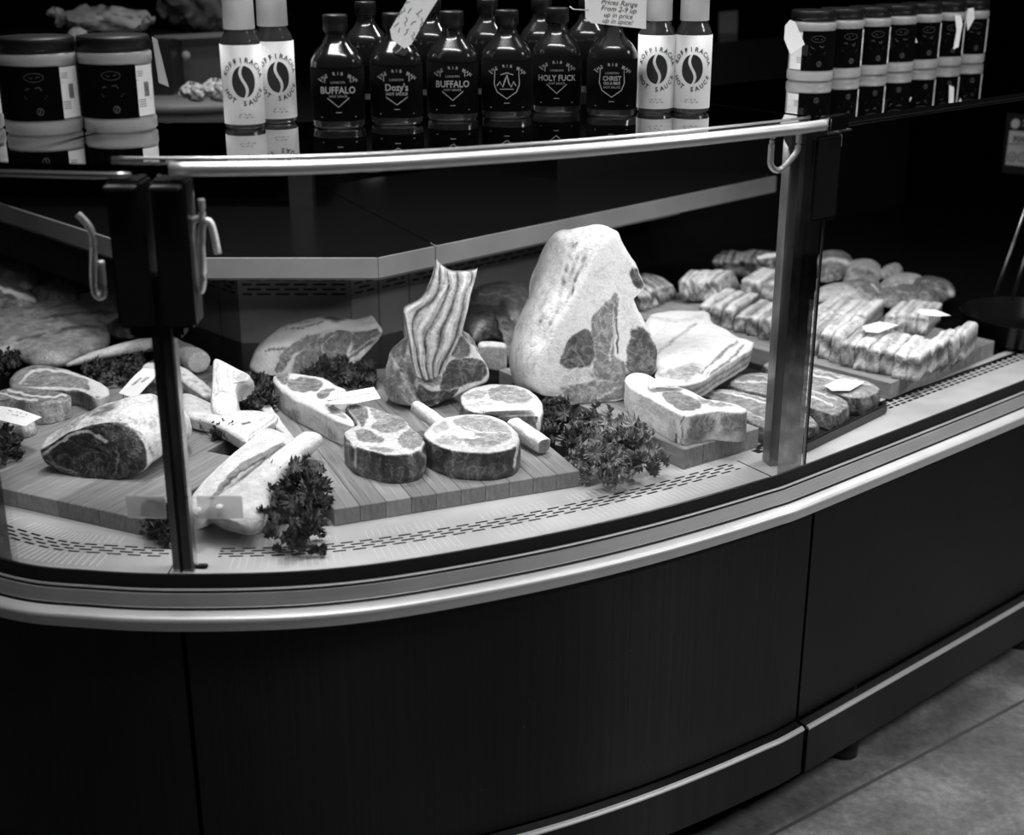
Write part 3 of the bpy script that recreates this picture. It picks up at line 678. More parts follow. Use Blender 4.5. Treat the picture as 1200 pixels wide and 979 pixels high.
# standing rib roast
def rib_roast():
    t = empty('rib_roast', at(520, 470, BZ), 'standing rib roast with a fan of ridged rib bones rising above round meat', 'meat')
    p0 = at(520, 480, BZ)
    face = X9([(640, 455), (700, 490), (760, 580), (802, 660), (798, 725), (730, 760), (620, 810), (520, 855), (440, 865), (405, 800), (408, 700), (440, 600), (540, 500)])
    o = shell('roast_body', face, (p0, Vector((.30, -1, .15))), [(-.025, .0, .006, 1.06), (-.05, .035, .004, 1.05), (-.062, .075, -.012, .85), (-.060, .10, -.03, .5)], ft=.85, st=.50, floor=BZ, streak=.22, rnd=.004, amp=.003, bump2=.008,
        ops=[('p', X9([(560, 660), (600, 610), (720, 600), (780, 640), (790, 690), (720, 730), (620, 760), (545, 780), (545, 710)]), .22), ('p', X9([(590, 580), (610, 500), (650, 475), (690, 520), (695, 580), (640, 600)]), .34),
             ('p', X9([(415, 740), (470, 770), (560, 780), (640, 765), (560, 840), (450, 855), (410, 800)]), .16), ('p', X9([(440, 700), (520, 690), (545, 730), (480, 755)]), .5)],
        bops=[('p', X9([(230, 480), (320, 430), (350, 520), (340, 600), (250, 570)]), .38, 3), ('l', X9([(200, 560), (260, 580), (320, 680), (400, 830)]), 1.5, .75), ('l', X9([(360, 560), (390, 640), (420, 760)]), 2.0, .8)])
    thing_parent(o, t)
    rows = [([(400, 700), (480, 715), (548, 670)], 0), ([(372, 600), (470, 640), (600, 570)], 0), ([(352, 490), (480, 560), (645, 480)], 0), ([(336, 385), (470, 470), (662, 415)], 0), ([(335, 342), (520, 385), (680, 345)], 0), ([(425, 292), (560, 285), (700, 262)], 0), ([(478, 190), (600, 210), (716, 200)], 0), ([(505, 92), (590, 152), (731, 145)], 0)]
    U, Vn = 46, 60; V = []; tn = []; nn = Vector((.15, -1, .10)).normalized(); pp = at(505, 478, BZ)+Vector((0, -.026, 0))
    R_ = [X9(r[0]) for r in rows]
    grid = []
    ctrl = [catmull(r, U, False) for r in R_]
    for j in range(U): grid.append(catmull([c[j] for c in ctrl], Vn, False))
    for j in range(U):
        for i in range(Vn):
            u_ = j/(U-1); v_ = i/(Vn-1); q = grid[j][i]
            w3 = on(q[0], q[1], pp, nn)
            bend = .035*(v_-.2)**2
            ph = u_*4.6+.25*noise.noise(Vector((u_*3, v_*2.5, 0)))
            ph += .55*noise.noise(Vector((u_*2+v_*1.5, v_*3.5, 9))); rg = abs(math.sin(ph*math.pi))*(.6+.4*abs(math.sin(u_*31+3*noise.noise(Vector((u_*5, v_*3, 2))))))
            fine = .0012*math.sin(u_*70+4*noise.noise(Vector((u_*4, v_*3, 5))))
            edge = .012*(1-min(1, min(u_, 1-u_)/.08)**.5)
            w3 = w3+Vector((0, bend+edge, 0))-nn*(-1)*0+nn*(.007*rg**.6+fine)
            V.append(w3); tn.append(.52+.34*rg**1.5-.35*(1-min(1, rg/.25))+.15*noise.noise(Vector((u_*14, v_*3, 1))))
    n1 = len(V)
    for k in range(n1): V.append(V[k]+Vector((.0, .018, 0))); tn.append(.6)
    Fc = []
    for j in range(U-1):
        for i in range(Vn-1):
            a_ = j*Vn+i; Fc.append((a_, a_+Vn, a_+Vn+1, a_+1)); Fc.append((n1+a_, n1+a_+1, n1+a_+Vn+1, n1+a_+Vn))
    rim = [j*Vn for j in range(U)]+[(U-1)*Vn+i for i in range(1, Vn)]+[j*Vn+Vn-1 for j in range(U-2, -1, -1)]+[i for i in range(Vn-2, 0, -1)]
    for a_, b_ in zip(rim, rim[1:]+rim[:1]): Fc.append((a_, a_+n1, b_+n1, b_))
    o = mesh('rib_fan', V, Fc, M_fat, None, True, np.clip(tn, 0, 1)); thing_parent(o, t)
    o = limb('rib_stub', [(474, 366, .80, .006, .006), (476, 380, .79, .008, .008), (480, 400, .775, .009, .009)], tone=.6, parent=None); thing_parent(o, t)
rib_roast()
# tall standing porterhouse
def porter():
    p0 = at(690, 474, .716)
    face = X11([(165, 790), (150, 700), (160, 620), (195, 540), (240, 450), (290, 370), (350, 270), (400, 160), (440, 85), (478, 52), (515, 42), (545, 95), (600, 180), (618, 240), (645, 298), (596, 330), (610, 390), (650, 480), (700, 570), (704, 620), (690, 690), (620, 700), (560, 700), (552, 808), (430, 825), (330, 842), (270, 800)])
    shell('porterhouse_joint', face, (p0, Vector((.22, -1, .12))), [(-.022, .018, .002, 1.01), (-.050, .060, -.010, 1.0), (-.066, .10, -.024, .96), (-.085, .13, -.06, .72)], shear=.28, ft=.90, st=.84, floor=.716, rnd=.004, amp=.0025, fr=28, bump2=.004, N=150, K=44, mat=M_meat, streak=.16,
       ops=[('p', X11([(258, 640), (270, 590), (295, 535), (340, 500), (385, 485), (405, 515), (412, 570), (410, 620), (390, 655), (330, 668), (280, 665)]), .30), ('p', X11([(400, 460), (430, 400), (475, 352), (522, 328), (520, 400), (505, 470), (505, 600), (550, 640), (548, 730), (470, 720), (400, 700), (415, 600)]), .46),
            ('p', X11([(578, 500), (600, 480), (640, 478), (670, 530), (703, 590), (698, 650), (670, 690), (600, 690), (560, 670), (562, 590)]), .27), ('p', X11([(265, 750), (330, 735), (430, 720), (550, 735), (552, 800), (420, 820), (330, 838), (280, 800)]), .48),
            ('l', X11([(515, 440), (515, 530), (520, 600)]), 1.0, .22), ('l', X11([(500, 380), (498, 500), (480, 640)]), .8, .8), ('p', X11([(265, 680), (390, 665), (400, 700), (320, 730), (265, 740)]), .8, 2), ('p', X11([(575, 230), (612, 215), (640, 290), (600, 300)]), .2), ('l', X11([(430, 800), (500, 760), (548, 740)]), .8, .85)],
       bops=[('l', X11([(330, 90), (290, 200), (250, 330), (160, 470)]), .6, .42), ('l', X11([(400, 80), (350, 200), (300, 330), (200, 480)]), .7, .5), ('l', X11([(260, 110), (220, 220), (180, 330)]), .5, .5), ('l', X11([(370, 180), (330, 260), (310, 340)]), 1.0, .35), ('l', X11([(220, 260), (170, 400), (110, 520)]), .5, .5), ('l', X11([(350, 110), (310, 230), (240, 380), (190, 420)]), .4, .5), ('l', X11([(470, 70), (420, 150), (380, 220)]), .4, .6)],
       lab='tall standing porterhouse joint with thick white fat cap, highest meat in the case', cat='meat')
porter()
# behind the rib roast
mound('meat_trimming', X9([(690, 300), (740, 240), (850, 215), (950, 225), (1020, 250), (1000, 330), (930, 420), (850, 370), (760, 340)]), .74, .03, 'ragged pale sheet of trimmed meat between the rib roast and tall joint', tone=.5, ops=[('l', X9([(700, 320), (800, 330), (880, 380)]), 2, .15), ('l', X9([(750, 260), (850, 250), (950, 290)]), 1.2, .7)])
mound('meat_piece', X9([(650, 420), (700, 350), (780, 350), (900, 400), (980, 480), (980, 600), (900, 640), (860, 500), (700, 520)]), .712, .045, 'dark shaded piece of meat right of the rib fan', tone=.30, ops=[('p', X9([(690, 370), (760, 380), (740, 480), (690, 450)]), .6, 3), ('l', X9([(760, 420), (840, 480), (870, 500)]), 1.5, .6)])
slab('fat_block', X9([(745, 510), (800, 507), (886, 516), (884, 535), (800, 530), (748, 530)]), .709, .758, 'pale squared block of fat behind the rib roast', ft=.8, st=.78, grow=1.0, amp=.0006, mat=M_fat, N=60, K=10)
# sirloin on the small board
slab('sirloin_steak', X12([(450, 100), (462, 70), (500, 58), (550, 72), (590, 105), (640, 128), (690, 128), (760, 150), (850, 195), (960, 212), (1022, 232), (1008, 246), (960, 248), (880, 240), (800, 252), (740, 262), (690, 250), (620, 212), (540, 165), (480, 135)]), .716, .771,
     'thick sirloin steak with a broad white fat edge on the small board', 'steak', ft=.93, st=.84, grow=1.0, streak=.10, N=140,
     ops=[('p', X12([(640, 160), (690, 155), (760, 180), (810, 215), (790, 240), (720, 248), (660, 215), (620, 180)]), .42), ('p', X12([(780, 180), (850, 200), (960, 218), (900, 226), (820, 215)]), .52)],
     bops=[('p', X12([(760, 290), (820, 265), (870, 290), (850, 350), (780, 390), (740, 380)]), .42, 3), ('p', X12([(905, 270), (1000, 262), (1010, 330), (960, 360), (900, 340)]), .45, 4), ('l', X12([(725, 270), (715, 340), (720, 410)]), .8, .35), ('l', X12([(690, 350), (690, 400)]), 1.2, .2), ('l', X12([(885, 250), (890, 370)]), 1.2, .95)])
# belly sheet
slab('belly_slab', X11([(640, 470), (660, 420), (740, 400), (850, 398), (925, 406), (950, 450), (1020, 490), (1080, 525), (1132, 545), (1100, 590), (1000, 650), (900, 715), (800, 735), (700, 715), (690, 640), (660, 560)]), .730, .768,
     'broad white slab of belly with layered lean edge, right of the tall joint', ft=.9, st=.6, grow=.97, amp=.004, fr=22, dome=.012, N=120, layers=[(0, .85), (.2, .75), (.35, .3), (.5, .65), (.62, .25), (.78, .75), (1, .4)], mat=M_meat,
     ops=[('l', X11([(690, 600), (780, 530), (870, 460)]), 1.8, .62), ('p', X11([(700, 690), (780, 660), (880, 640), (900, 690), (820, 730), (720, 720)]), .5, 4), ('l', X11([(1060, 540), (980, 610), (900, 680)]), 1.6, .42), ('l', X11([(1090, 560), (1010, 640), (910, 705)]), 1.2, .32), ('l', X11([(660, 430), (780, 450), (900, 430)]), 2, .75)])
# black tray with flat steaks
t = empty('meat_tray', at(930, 470, DZ), 'shallow black tray under the flat steaks', 'tray')
q = [at(800, 480, .684), at(940, 530, .684), at(1038, 482, .684), at(866, 429, .684)]
o = prism('tray_base', q, DZ+.001, .688, M_black); thing_parent(o, t)
c_ = sum(q, Vector())/4
for i in range(4):
    a_, b_ = q[i], q[(i+1) % 4]; mm = (a_+b_)/2; d_ = b_-a_
    thing_parent(box('tray_rim', (mm.x, mm.y, .690), (d_.length, .006, .018), M_black, None, math.atan2(d_.y, d_.x), .002), t)
TZ = .689
slab('flat_steak', [(806, 459), (830, 455), (856, 455), (894, 463), (925, 473), (950, 486), (958, 497), (935, 500), (915, 505), (890, 498), (862, 482), (835, 468)], TZ, .714, 'thin veined flat steak nearest the glass behind the mirror post', 'steak', ft=.45, st=.3, streak=.2, ops=[('l', [(815, 458), (860, 462), (910, 478), (940, 493)], 1, .85), ('l', [(840, 457), (880, 463), (920, 478)], .7, .8), ('l', [(860, 478), (900, 492), (930, 500)], .8, .7)])
slab('flat_steak', [(855, 448), (868, 438), (890, 435), (915, 440), (955, 452), (985, 464), (995, 473), (980, 484), (962, 480), (935, 472), (900, 462), (870, 455)], TZ, .722, 'flat steak with white vein lines in the middle of the black tray', 'steak', ft=.48, st=.26, streak=.3, ops=[('l', [(862, 448), (900, 448), (940, 460), (975, 475)], .9, .85), ('l', [(885, 440), (930, 450), (980, 468)], .7, .8), ('l', [(905, 460), (950, 474)], .6, .75)])
slab('flat_steak', [(895, 427), (910, 421), (935, 424), (975, 435), (1012, 444), (1030, 452), (1027, 460), (1008, 465), (985, 462), (955, 452), (920, 440)], TZ, .724, 'dark ended flat steak carrying a white tag, at the back of the black tray', 'steak', ft=.5, st=.22, streak=.3, ops=[('l', [(905, 427), (950, 438), (1005, 452)], 1, .85), ('l', [(930, 428), (980, 440), (1020, 452)], .8, .75)])
# ------------------------------------------------------------------ rows of belly strips and chops at the right
def strip(px, zb, L, w_, h_, ang, lab, group, tone=.55, lean=0, name='belly_strip', mat=None, arch=0):
    c = at(px[0], px[1], zb); a_ = math.radians(ang); e = Vector((math.cos(a_), math.sin(a_), 0)); n_ = Vector((-e.y, e.x, 0)); n_ = -n_
    nx, ny, nz = 14, 5, 6; V = []; idx = {}; Fc = []; tn = []; rs = random.random()*90
    def vid(i, j, k):
        key = (i, j, k)
        if key in idx: return idx[key]
        x, y, z = i/nx, j/ny, k/nz
        hh = h_*(1-.06*abs(2*x-1)**8-.07*abs(2*y-1)**6)*(1+arch*math.sin(x*math.pi))
        p = c+e*(x*L+.004*math.sin(3*z+rs))+n_*((y)*w_+lean*z)+Vector((0, 0, z*hh))
        if k == nz: p.z += .0012*math.sin(x*9+rs)
        p += noise.noise_vector(p*32+Vector((rs, 0, 0)))*.0022+Vector((0, 0, (rs % 1-.5)*.006*z))
        p.z = max(p.z, zb)
        st_ = .22*math.sin(z*7.5+rs*3+2.0*noise.noise(Vector((x*3, y*2, rs))))+.25*noise.noise(Vector((x*8+rs, y*5, z*10)))
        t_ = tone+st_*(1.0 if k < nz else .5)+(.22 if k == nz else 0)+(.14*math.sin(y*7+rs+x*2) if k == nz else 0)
        idx[key] = len(V); V.append(p); tn.append(min(1, max(.05, t_))); return idx[key]
    for i in range(nx):
        for j in range(ny):
            Fc.append((vid(i, j, nz), vid(i+1, j, nz), vid(i+1, j+1, nz), vid(i, j+1, nz))); Fc.append((vid(i, j, 0), vid(i, j+1, 0), vid(i+1, j+1, 0), vid(i+1, j, 0)))
    for i in range(nx):
        for k in range(nz):
            Fc.append((vid(i, 0, k), vid(i+1, 0, k), vid(i+1, 0, k+1), vid(i, 0, k+1))); Fc.append((vid(i, ny, k), vid(i, ny, k+1), vid(i+1, ny, k+1), vid(i+1, ny, k)))
    for j in range(ny):
        for k in range(nz):
            Fc.append((vid(0, j, k), vid(0, j, k+1), vid(0, j+1, k+1), vid(0, j+1, k))); Fc.append((vid(nx, j, k), vid(nx, j+1, k), vid(nx, j+1, k+1), vid(nx, j, k+1)))
    o = mesh(name, V, Fc, mat or M_meat, None, True, tn)
    bm = bmesh.new(); bm.from_mesh(o.data); bmesh.ops.recalc_face_normals(bm, faces=bm.faces); bm.to_mesh(o.data); bm.free()
    return tag(o, lab, 'meat', group)
ORD = ['first', 'second', 'third', 'fourth', 'fifth', 'sixth', 'seventh', 'eighth', 'ninth', 'tenth', 'eleventh', 'twelfth']
CZ = .7145
e_ = lambda p0, p1, t_: (p0[0]+(p1[0]-p0[0])*t_, p0[1]+(p1[1]-p0[1])*t_)
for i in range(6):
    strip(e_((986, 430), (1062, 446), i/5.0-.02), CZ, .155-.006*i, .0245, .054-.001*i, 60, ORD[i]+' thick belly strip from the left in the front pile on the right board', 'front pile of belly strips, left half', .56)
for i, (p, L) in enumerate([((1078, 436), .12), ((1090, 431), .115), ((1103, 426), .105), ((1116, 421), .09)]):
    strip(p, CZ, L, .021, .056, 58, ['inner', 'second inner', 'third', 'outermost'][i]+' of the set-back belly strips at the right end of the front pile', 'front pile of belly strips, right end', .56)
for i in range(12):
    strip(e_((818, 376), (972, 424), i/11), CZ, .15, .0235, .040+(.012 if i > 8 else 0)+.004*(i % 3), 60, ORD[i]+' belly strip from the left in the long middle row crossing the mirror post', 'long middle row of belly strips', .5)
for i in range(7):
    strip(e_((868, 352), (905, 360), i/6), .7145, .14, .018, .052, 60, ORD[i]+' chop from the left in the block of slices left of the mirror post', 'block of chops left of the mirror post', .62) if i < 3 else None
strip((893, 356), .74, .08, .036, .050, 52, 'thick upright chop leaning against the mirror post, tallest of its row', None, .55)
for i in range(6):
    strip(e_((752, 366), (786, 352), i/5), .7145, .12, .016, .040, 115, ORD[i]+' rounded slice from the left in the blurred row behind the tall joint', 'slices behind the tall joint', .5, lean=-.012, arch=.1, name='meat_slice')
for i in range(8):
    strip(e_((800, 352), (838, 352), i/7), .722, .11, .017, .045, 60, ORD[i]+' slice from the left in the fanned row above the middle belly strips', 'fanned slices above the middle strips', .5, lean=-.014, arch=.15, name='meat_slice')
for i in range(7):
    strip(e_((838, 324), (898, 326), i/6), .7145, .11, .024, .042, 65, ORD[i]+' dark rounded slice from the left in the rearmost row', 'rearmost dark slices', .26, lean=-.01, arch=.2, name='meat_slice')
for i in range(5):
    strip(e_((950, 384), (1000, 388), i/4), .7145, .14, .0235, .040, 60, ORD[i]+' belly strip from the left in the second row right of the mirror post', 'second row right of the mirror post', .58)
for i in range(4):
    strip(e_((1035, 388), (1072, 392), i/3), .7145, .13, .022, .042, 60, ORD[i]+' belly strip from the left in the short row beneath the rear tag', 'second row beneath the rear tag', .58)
mound('meat_joint', X14([(135, 130), (140, 70), (220, 55), (300, 75), (340, 110), (310, 160), (200, 200), (140, 190)]), .75, .035, 'rounded dark faced joint at the top of the right pile by the post', tone=.35, ops=[('l', X14([(150, 80), (250, 70), (320, 90)]), 3, .65)])
mound('meat_piece', X14([(270, 160), (340, 115), (430, 110), (490, 140), (480, 190), (380, 230), (300, 230)]), .74, .035, 'knobbly marbled piece at the back of the right pile', tone=.55, ops=[('p', X14([(340, 190), (400, 170), (420, 210), (360, 220)]), .2, 2), ('p', X14([(330, 130), (420, 125), (440, 150), (360, 160)]), .35, 2)])
mound('meat_piece', X14([(490, 150), (560, 128), (605, 135), (610, 170), (560, 190), (500, 180)]), .74, .028, 'small squarish piece at the back of the right pile', tone=.5)
mound('meat_piece', X14([(480, 230), (560, 180), (720, 180), (720, 215), (640, 240), (540, 260)]), .735, .022, 'pale flat slice near the dark pot at the back', tone=.62)
mound('meat_joint', X14([(620, 240), (700, 215), (800, 215), (870, 230), (905, 275), (800, 320), (720, 320), (640, 290)]), .72, .036, 'dark oval joint with a pale tip at the far right of the pile', tone=.32, ops=[('p', X14([(865, 240), (900, 245), (900, 275), (870, 270)]), .85, 2)])
mound('meat_piece', X14([(440, 320), (500, 265), (620, 255), (710, 270), (700, 320), (560, 345)]), .72, .032, 'dark long piece in front of the pale flat slice', tone=.38)
mound('meat_piece', X14([(120, 270), (200, 245), (330, 245), (440, 290), (400, 330), (250, 320), (130, 310)]), .73, .03, 'pale veined cut lying just right of the post at the back', tone=.62)
mound('meat_piece', X14([(250, 250), (360, 210), (480, 220), (470, 280), (380, 300), (280, 290)]), .735, .03, 'ragged cut with white sinew in the middle of the right pile', tone=.42, ops=[('l', X14([(440, 210), (480, 260), (440, 300)]), 1.5, .9)])
# ------------------------------------------------------------------ left side
slab('tbone_steak', X6([(35, 160), (45, 125), (90, 95), (150, 85), (240, 100), (330, 130), (395, 160), (418, 185), (400, 205), (360, 212), (300, 188), (200, 182), (110, 180), (60, 185)]), BZ, .738, 'large bone-in steak with a dark rim at the far left', 'steak', ft=.45, st=.35, streak=.15, grow=1.0,
     ops=[('l', X6([(75, 160), (130, 115), (230, 115), (330, 140), (380, 150)]), 1.6, .85), ('p', X6([(340, 140), (395, 160), (418, 190), (390, 210), (350, 205)]), .9), ('l', X6([(60, 180), (150, 180), (300, 185), (360, 200)]), 1.8, .8)],
     bops=[('p', X6([(360, 190), (420, 180), (420, 260), (360, 240)]), .85, 3)])
slab('rib_chop', X6([(-60, 205), (-20, 190), (60, 172), (160, 180), (240, 192), (268, 203), (255, 215), (190, 232), (120, 235), (50, 222), (0, 225), (-50, 235)]), BZ, .748, 'thick bone-in chop with sawn bone end, behind the handwritten tag at the left edge', 'steak', ft=.42, st=.62, streak=.25, grow=1.0,
     ops=[('l', X6([(30, 185), (100, 205), (180, 215), (255, 205)]), 1.2, .9), ('l', X6([(0, 195), (60, 215), (140, 228)]), 1.2, .8)])
mound('rib_chop', X6([(60, 345), (100, 315), (138, 325), (140, 352), (100, 372), (50, 370), (0, 380), (-40, 340)]), BZ, .03, 'pale chop end sticking out under the left edge tag', 'steak', tone=.55)
pl = (at(120, 562, BZ), Vector((-.18, -1, .30)))
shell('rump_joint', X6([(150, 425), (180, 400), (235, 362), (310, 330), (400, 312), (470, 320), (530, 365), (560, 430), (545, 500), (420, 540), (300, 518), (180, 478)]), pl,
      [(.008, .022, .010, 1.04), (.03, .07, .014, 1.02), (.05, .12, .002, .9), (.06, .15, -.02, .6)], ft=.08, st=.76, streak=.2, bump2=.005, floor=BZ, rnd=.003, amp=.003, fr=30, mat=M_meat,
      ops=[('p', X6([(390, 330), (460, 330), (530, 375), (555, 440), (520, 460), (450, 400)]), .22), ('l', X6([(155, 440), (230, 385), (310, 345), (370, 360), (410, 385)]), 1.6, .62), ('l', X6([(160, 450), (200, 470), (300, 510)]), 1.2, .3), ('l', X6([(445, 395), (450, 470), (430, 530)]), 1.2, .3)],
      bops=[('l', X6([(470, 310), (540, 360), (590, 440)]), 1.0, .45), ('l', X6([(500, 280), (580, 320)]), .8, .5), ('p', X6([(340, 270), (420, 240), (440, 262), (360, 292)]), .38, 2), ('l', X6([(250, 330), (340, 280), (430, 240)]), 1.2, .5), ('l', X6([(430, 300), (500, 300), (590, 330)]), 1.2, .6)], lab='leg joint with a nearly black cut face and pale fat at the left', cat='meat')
limb('marrow_bone', [(78, 429, .725, .004, .003), (100, 421, .732, .011, .008), (130, 413, .738, .014, .011), (165, 405, .740, .017, .013), (188, 404, .74, .020, .016), (196, 408, .74, .020, .016)], 'long pointed bone lying left of the slim post, above the tag', tone=.72, floor=BZ, ops=[('l', [(110, 424), (150, 420), (180, 412)], 4, .35)])
limb('marrow_bone', [(203, 404, .735, .016, .013), (215, 412, .735, .020, .017), (228, 421, .735, .024, .022), (234, 425, .735, .022, .02)], 'rounded bone knuckle just right of the slim post, topmost', tone=.85, floor=BZ)
limb('marrow_bone', [(170, 432, .74, .014, .010), (200, 435, .74, .016, .012), (222, 448, .735, .017, .012), (246, 468, .728, .015, .010)], 'striped split bone running right of the slim post under the knuckle', tone=.82, floor=BZ, flat=.7, ops=[('l', [(212, 448), (230, 462), (245, 472)], 1.5, .4), ('l', [(205, 436), (225, 446), (244, 460)], .8, .55)])
shell('knuckle_bone', [(250, 418), (262, 421), (280, 431), (294, 438), (291, 446), (281, 449), (277, 458), (279, 474), (274, 486), (262, 490), (250, 485), (246, 474), (247, 452), (248, 432)], (at(262, 478, .745), Vector((.05, -.45, 1))), [(0, .006, -.012, 1.04), (0, .008, -.026, 1.02), (0, .008, -.034, .9)], ft=.90, st=.72, floor=.709, rnd=.012, amp=.002, fr=35, N=90, K=24, mat=M_fat, dome=.006,
      ops=[('l', [(250, 464), (258, 460), (268, 461), (277, 466)], .7, .62), ('l', [(268, 424), (266, 440), (270, 452)], .6, .6), ('l', [(274, 428), (274, 440), (279, 447)], .7, .6), ('l', [(255, 424), (254, 445), (256, 458)], .5, .7), ('p', [(280, 436), (290, 440), (284, 448), (277, 446)], .6, 2)], lab='upright white knuckle bone with a flared top between kale and the slim post', cat='bone')
slab('split_bone', X66([(80, 400), (200, 455), (300, 520), (360, 540), (470, 525), (600, 525), (700, 545), (720, 570), (660, 620), (540, 700), (510, 730), (400, 670), (260, 600), (90, 545)]), .712, .733, 'flat split bone with a broad white face across the kale', 'bone', ft=.82, st=.7, grow=.99, amp=.0015, mat=M_fat, dome=.004, ops=[('l', X66([(480, 618), (510, 605), (540, 608)]), .8, .2), ('l', X66([(530, 690), (640, 620), (710, 570)]), 1.0, .6)])
slab('split_bone', X66([(585, 480), (650, 462), (700, 530), (730, 560), (750, 600), (835, 710), (830, 730), (740, 660), (680, 600)]), .710, .722, 'thin bone sliver beside the long sirloin steak', 'bone', ft=.8, st=.7, grow=1.0, mat=M_fat, N=60, K=12, amp=.001)
slab('split_bone', [(222, 583), (240, 560), (262, 539), (292, 514), (312, 499), (330, 503), (346, 512), (330, 523), (306, 538), (284, 553), (262, 574), (244, 592), (228, 598)], BZ, .738, 'second long split bone with a dark marrow channel, behind the big front one', 'bone', ft=.80, st=.7, grow=1.0, mat=M_fat, amp=.0022, rnd=.006,
     ops=[('l', [(250, 584), (268, 562), (290, 543), (316, 530), (332, 522)], 3.2, .45), ('l', [(262, 572), (285, 551), (310, 537)], 1.2, .25), ('l', [(240, 566), (270, 540), (305, 518)], 1.0, .75)])
limb('marrow_bone', [(367, 513, .744, .021, .012), (358, 520, .742, .021, .015), (340, 535, .737, .020, .017), (320, 553, .731, .021, .018), (302, 571, .726, .026, .020), (288, 588, .722, .037, .023), (278, 601, .719, .046, .026), (272, 610, .714, .046, .027), (268, 617, .708, .038, .024)], 'big white marrow bone with a knobbly end hanging over the front of the deck', tone=.82, floor=.682, flat=.85, amp=.002, N=80, n=36,
     ops=[('p', [(244, 600), (256, 598), (270, 610), (290, 620), (300, 626), (290, 634), (250, 628), (240, 615)], .62, 2), ('l', [(352, 545), (376, 530)], 3, .5)])
slab('fat_block', [(226, 589), (240, 585), (251, 590), (247, 600), (236, 604), (227, 601)], .684, .704, 'small dark bone offcut tucked below the big marrow bone', 'bone', ft=.8, st=.5, N=50, K=10, mat=M_fat)
# large rear slabs at far left
mound('side_of_meat', X5([(-90, 720), (80, 715), (200, 700), (330, 695), (420, 708), (452, 735), (445, 790), (380, 830), (290, 868), (150, 880), (60, 850), (-90, 860)]), .71, .035, 'broad smooth grey side of meat lying at the left behind the bone-in steaks', tone=.50, mat=M_fat, p=3, ops=[('l', X5([(60, 770), (180, 740), (330, 710), (430, 720)]), 1.5, .3)])
mound('side_of_meat', X5([(-90, 700), (60, 670), (300, 625), (440, 605), (520, 615), (545, 650), (530, 695), (430, 712), (200, 730), (-90, 750)]), .72, .035, 'long grey side of meat behind the broad smooth one', tone=.42, mat=M_fat, p=3, ops=[('l', X5([(0, 720), (260, 660), (500, 650)]), 1.5, .25)])
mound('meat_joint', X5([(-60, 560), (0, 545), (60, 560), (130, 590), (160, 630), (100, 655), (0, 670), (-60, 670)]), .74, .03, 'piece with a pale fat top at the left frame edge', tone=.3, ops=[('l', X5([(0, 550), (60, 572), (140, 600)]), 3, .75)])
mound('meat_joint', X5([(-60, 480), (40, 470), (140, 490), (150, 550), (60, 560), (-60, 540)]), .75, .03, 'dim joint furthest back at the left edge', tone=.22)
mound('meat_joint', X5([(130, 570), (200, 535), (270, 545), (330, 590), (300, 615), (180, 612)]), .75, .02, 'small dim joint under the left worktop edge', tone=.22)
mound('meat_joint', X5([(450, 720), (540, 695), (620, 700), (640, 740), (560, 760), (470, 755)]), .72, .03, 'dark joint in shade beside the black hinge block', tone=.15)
# ------------------------------------------------------------------ kale
def leaf_mesh(seed, r0=.028):
    rnd = random.Random(seed); nr, na = 9, 64; V = [(0, 0, 0)]; Fc = []
    ph = rnd.random()*6; k1 = rnd.choice([5, 6, 7]); k2 = rnd.choice([15, 17, 19])
    for i in range(1, nr+1):
        r = i/nr
        for j in range(na):
            a_ = 2*math.pi*j/na
            rr = r0*r*(1+.10*math.sin(3*a_+ph)+.06*math.sin(k1*a_)*r)*(1 if True else 0)
            z = r0*(.25*r*r+.24*r**2*math.sin(k1*a_+ph)+.26*r**3*math.sin(k2*a_+2*ph)+.10*r**5*math.sin(2*k2*a_+ph))
            rr *= 1+.12*r**4*math.cos(k2*a_+1)-.10*r**5*math.cos(2*k2*a_)
            V.append((rr*math.cos(a_), rr*math.sin(a_)*.8, z))
    for j in range(na): Fc.append((0, 1+j, 1+(j+1) % na))
    for i in range(nr-1):
        for j in range(na):
            b0 = 1+i*na; Fc.append((b0+j, b0+na+j, b0+na+(j+1) % na, b0+(j+1) % na))
    m = bpy.data.meshes.new('leaf'); m.from_pydata(V, [], Fc); m.polygons.foreach_set('use_smooth', [True]*len(m.polygons)); return m
LM = {}
for nm, mt in (('d', M_kale), ('p', M_kale2)):
    LM[nm] = []
    for s in range(5):
        m = leaf_mesh(s); m.materials.append(mt); LM[nm].append(m)
def kale(polys, z0, h_, n, lab, kind='d', sc=(.32, .62)):
    n = int(n*2.1)
    pts = np.array(polys, float); c = pts.mean(0); cw = at(c[0], c[1], z0)
    t = empty('kale_bunch', cw, lab, 'kale'); lo, hi = pts.min(0), pts.max(0); k = 0; tries = 0
    while k < n and tries < 4000:
        tries += 1; q = np.array([random.uniform(lo[0], hi[0]), random.uniform(lo[1], hi[1])])
        sd = sdist([q], pts)[0]
        if sd > -1.5: continue
        p = at(q[0], q[1], z0+h_*.6)
        o = bpy.data.objects.new('leaf', random.choice(LM[kind])); COL.objects.link(o); o.parent = t
        s = random.uniform(*sc)*(.7 if sd > -6 else 1)
        p.z = z0+.010*s+random.random()*h_
        o.location = p-cw; o.scale = (s, s, s*random.uniform(1, 1.5)); o.rotation_euler = (random.uniform(-1.1, 1.1), random.uniform(-1.1, 1.1), random.uniform(0, 6.3)); k += 1
    return t
kale([(306, 565), (330, 548), (352, 543), (368, 552), (386, 565), (390, 585), (386, 610), (378, 628), (350, 636), (322, 630), (308, 615), (304, 590)], .684, .05, 46, 'dark curly kale bunch beside the knobbly end of the big marrow bone')
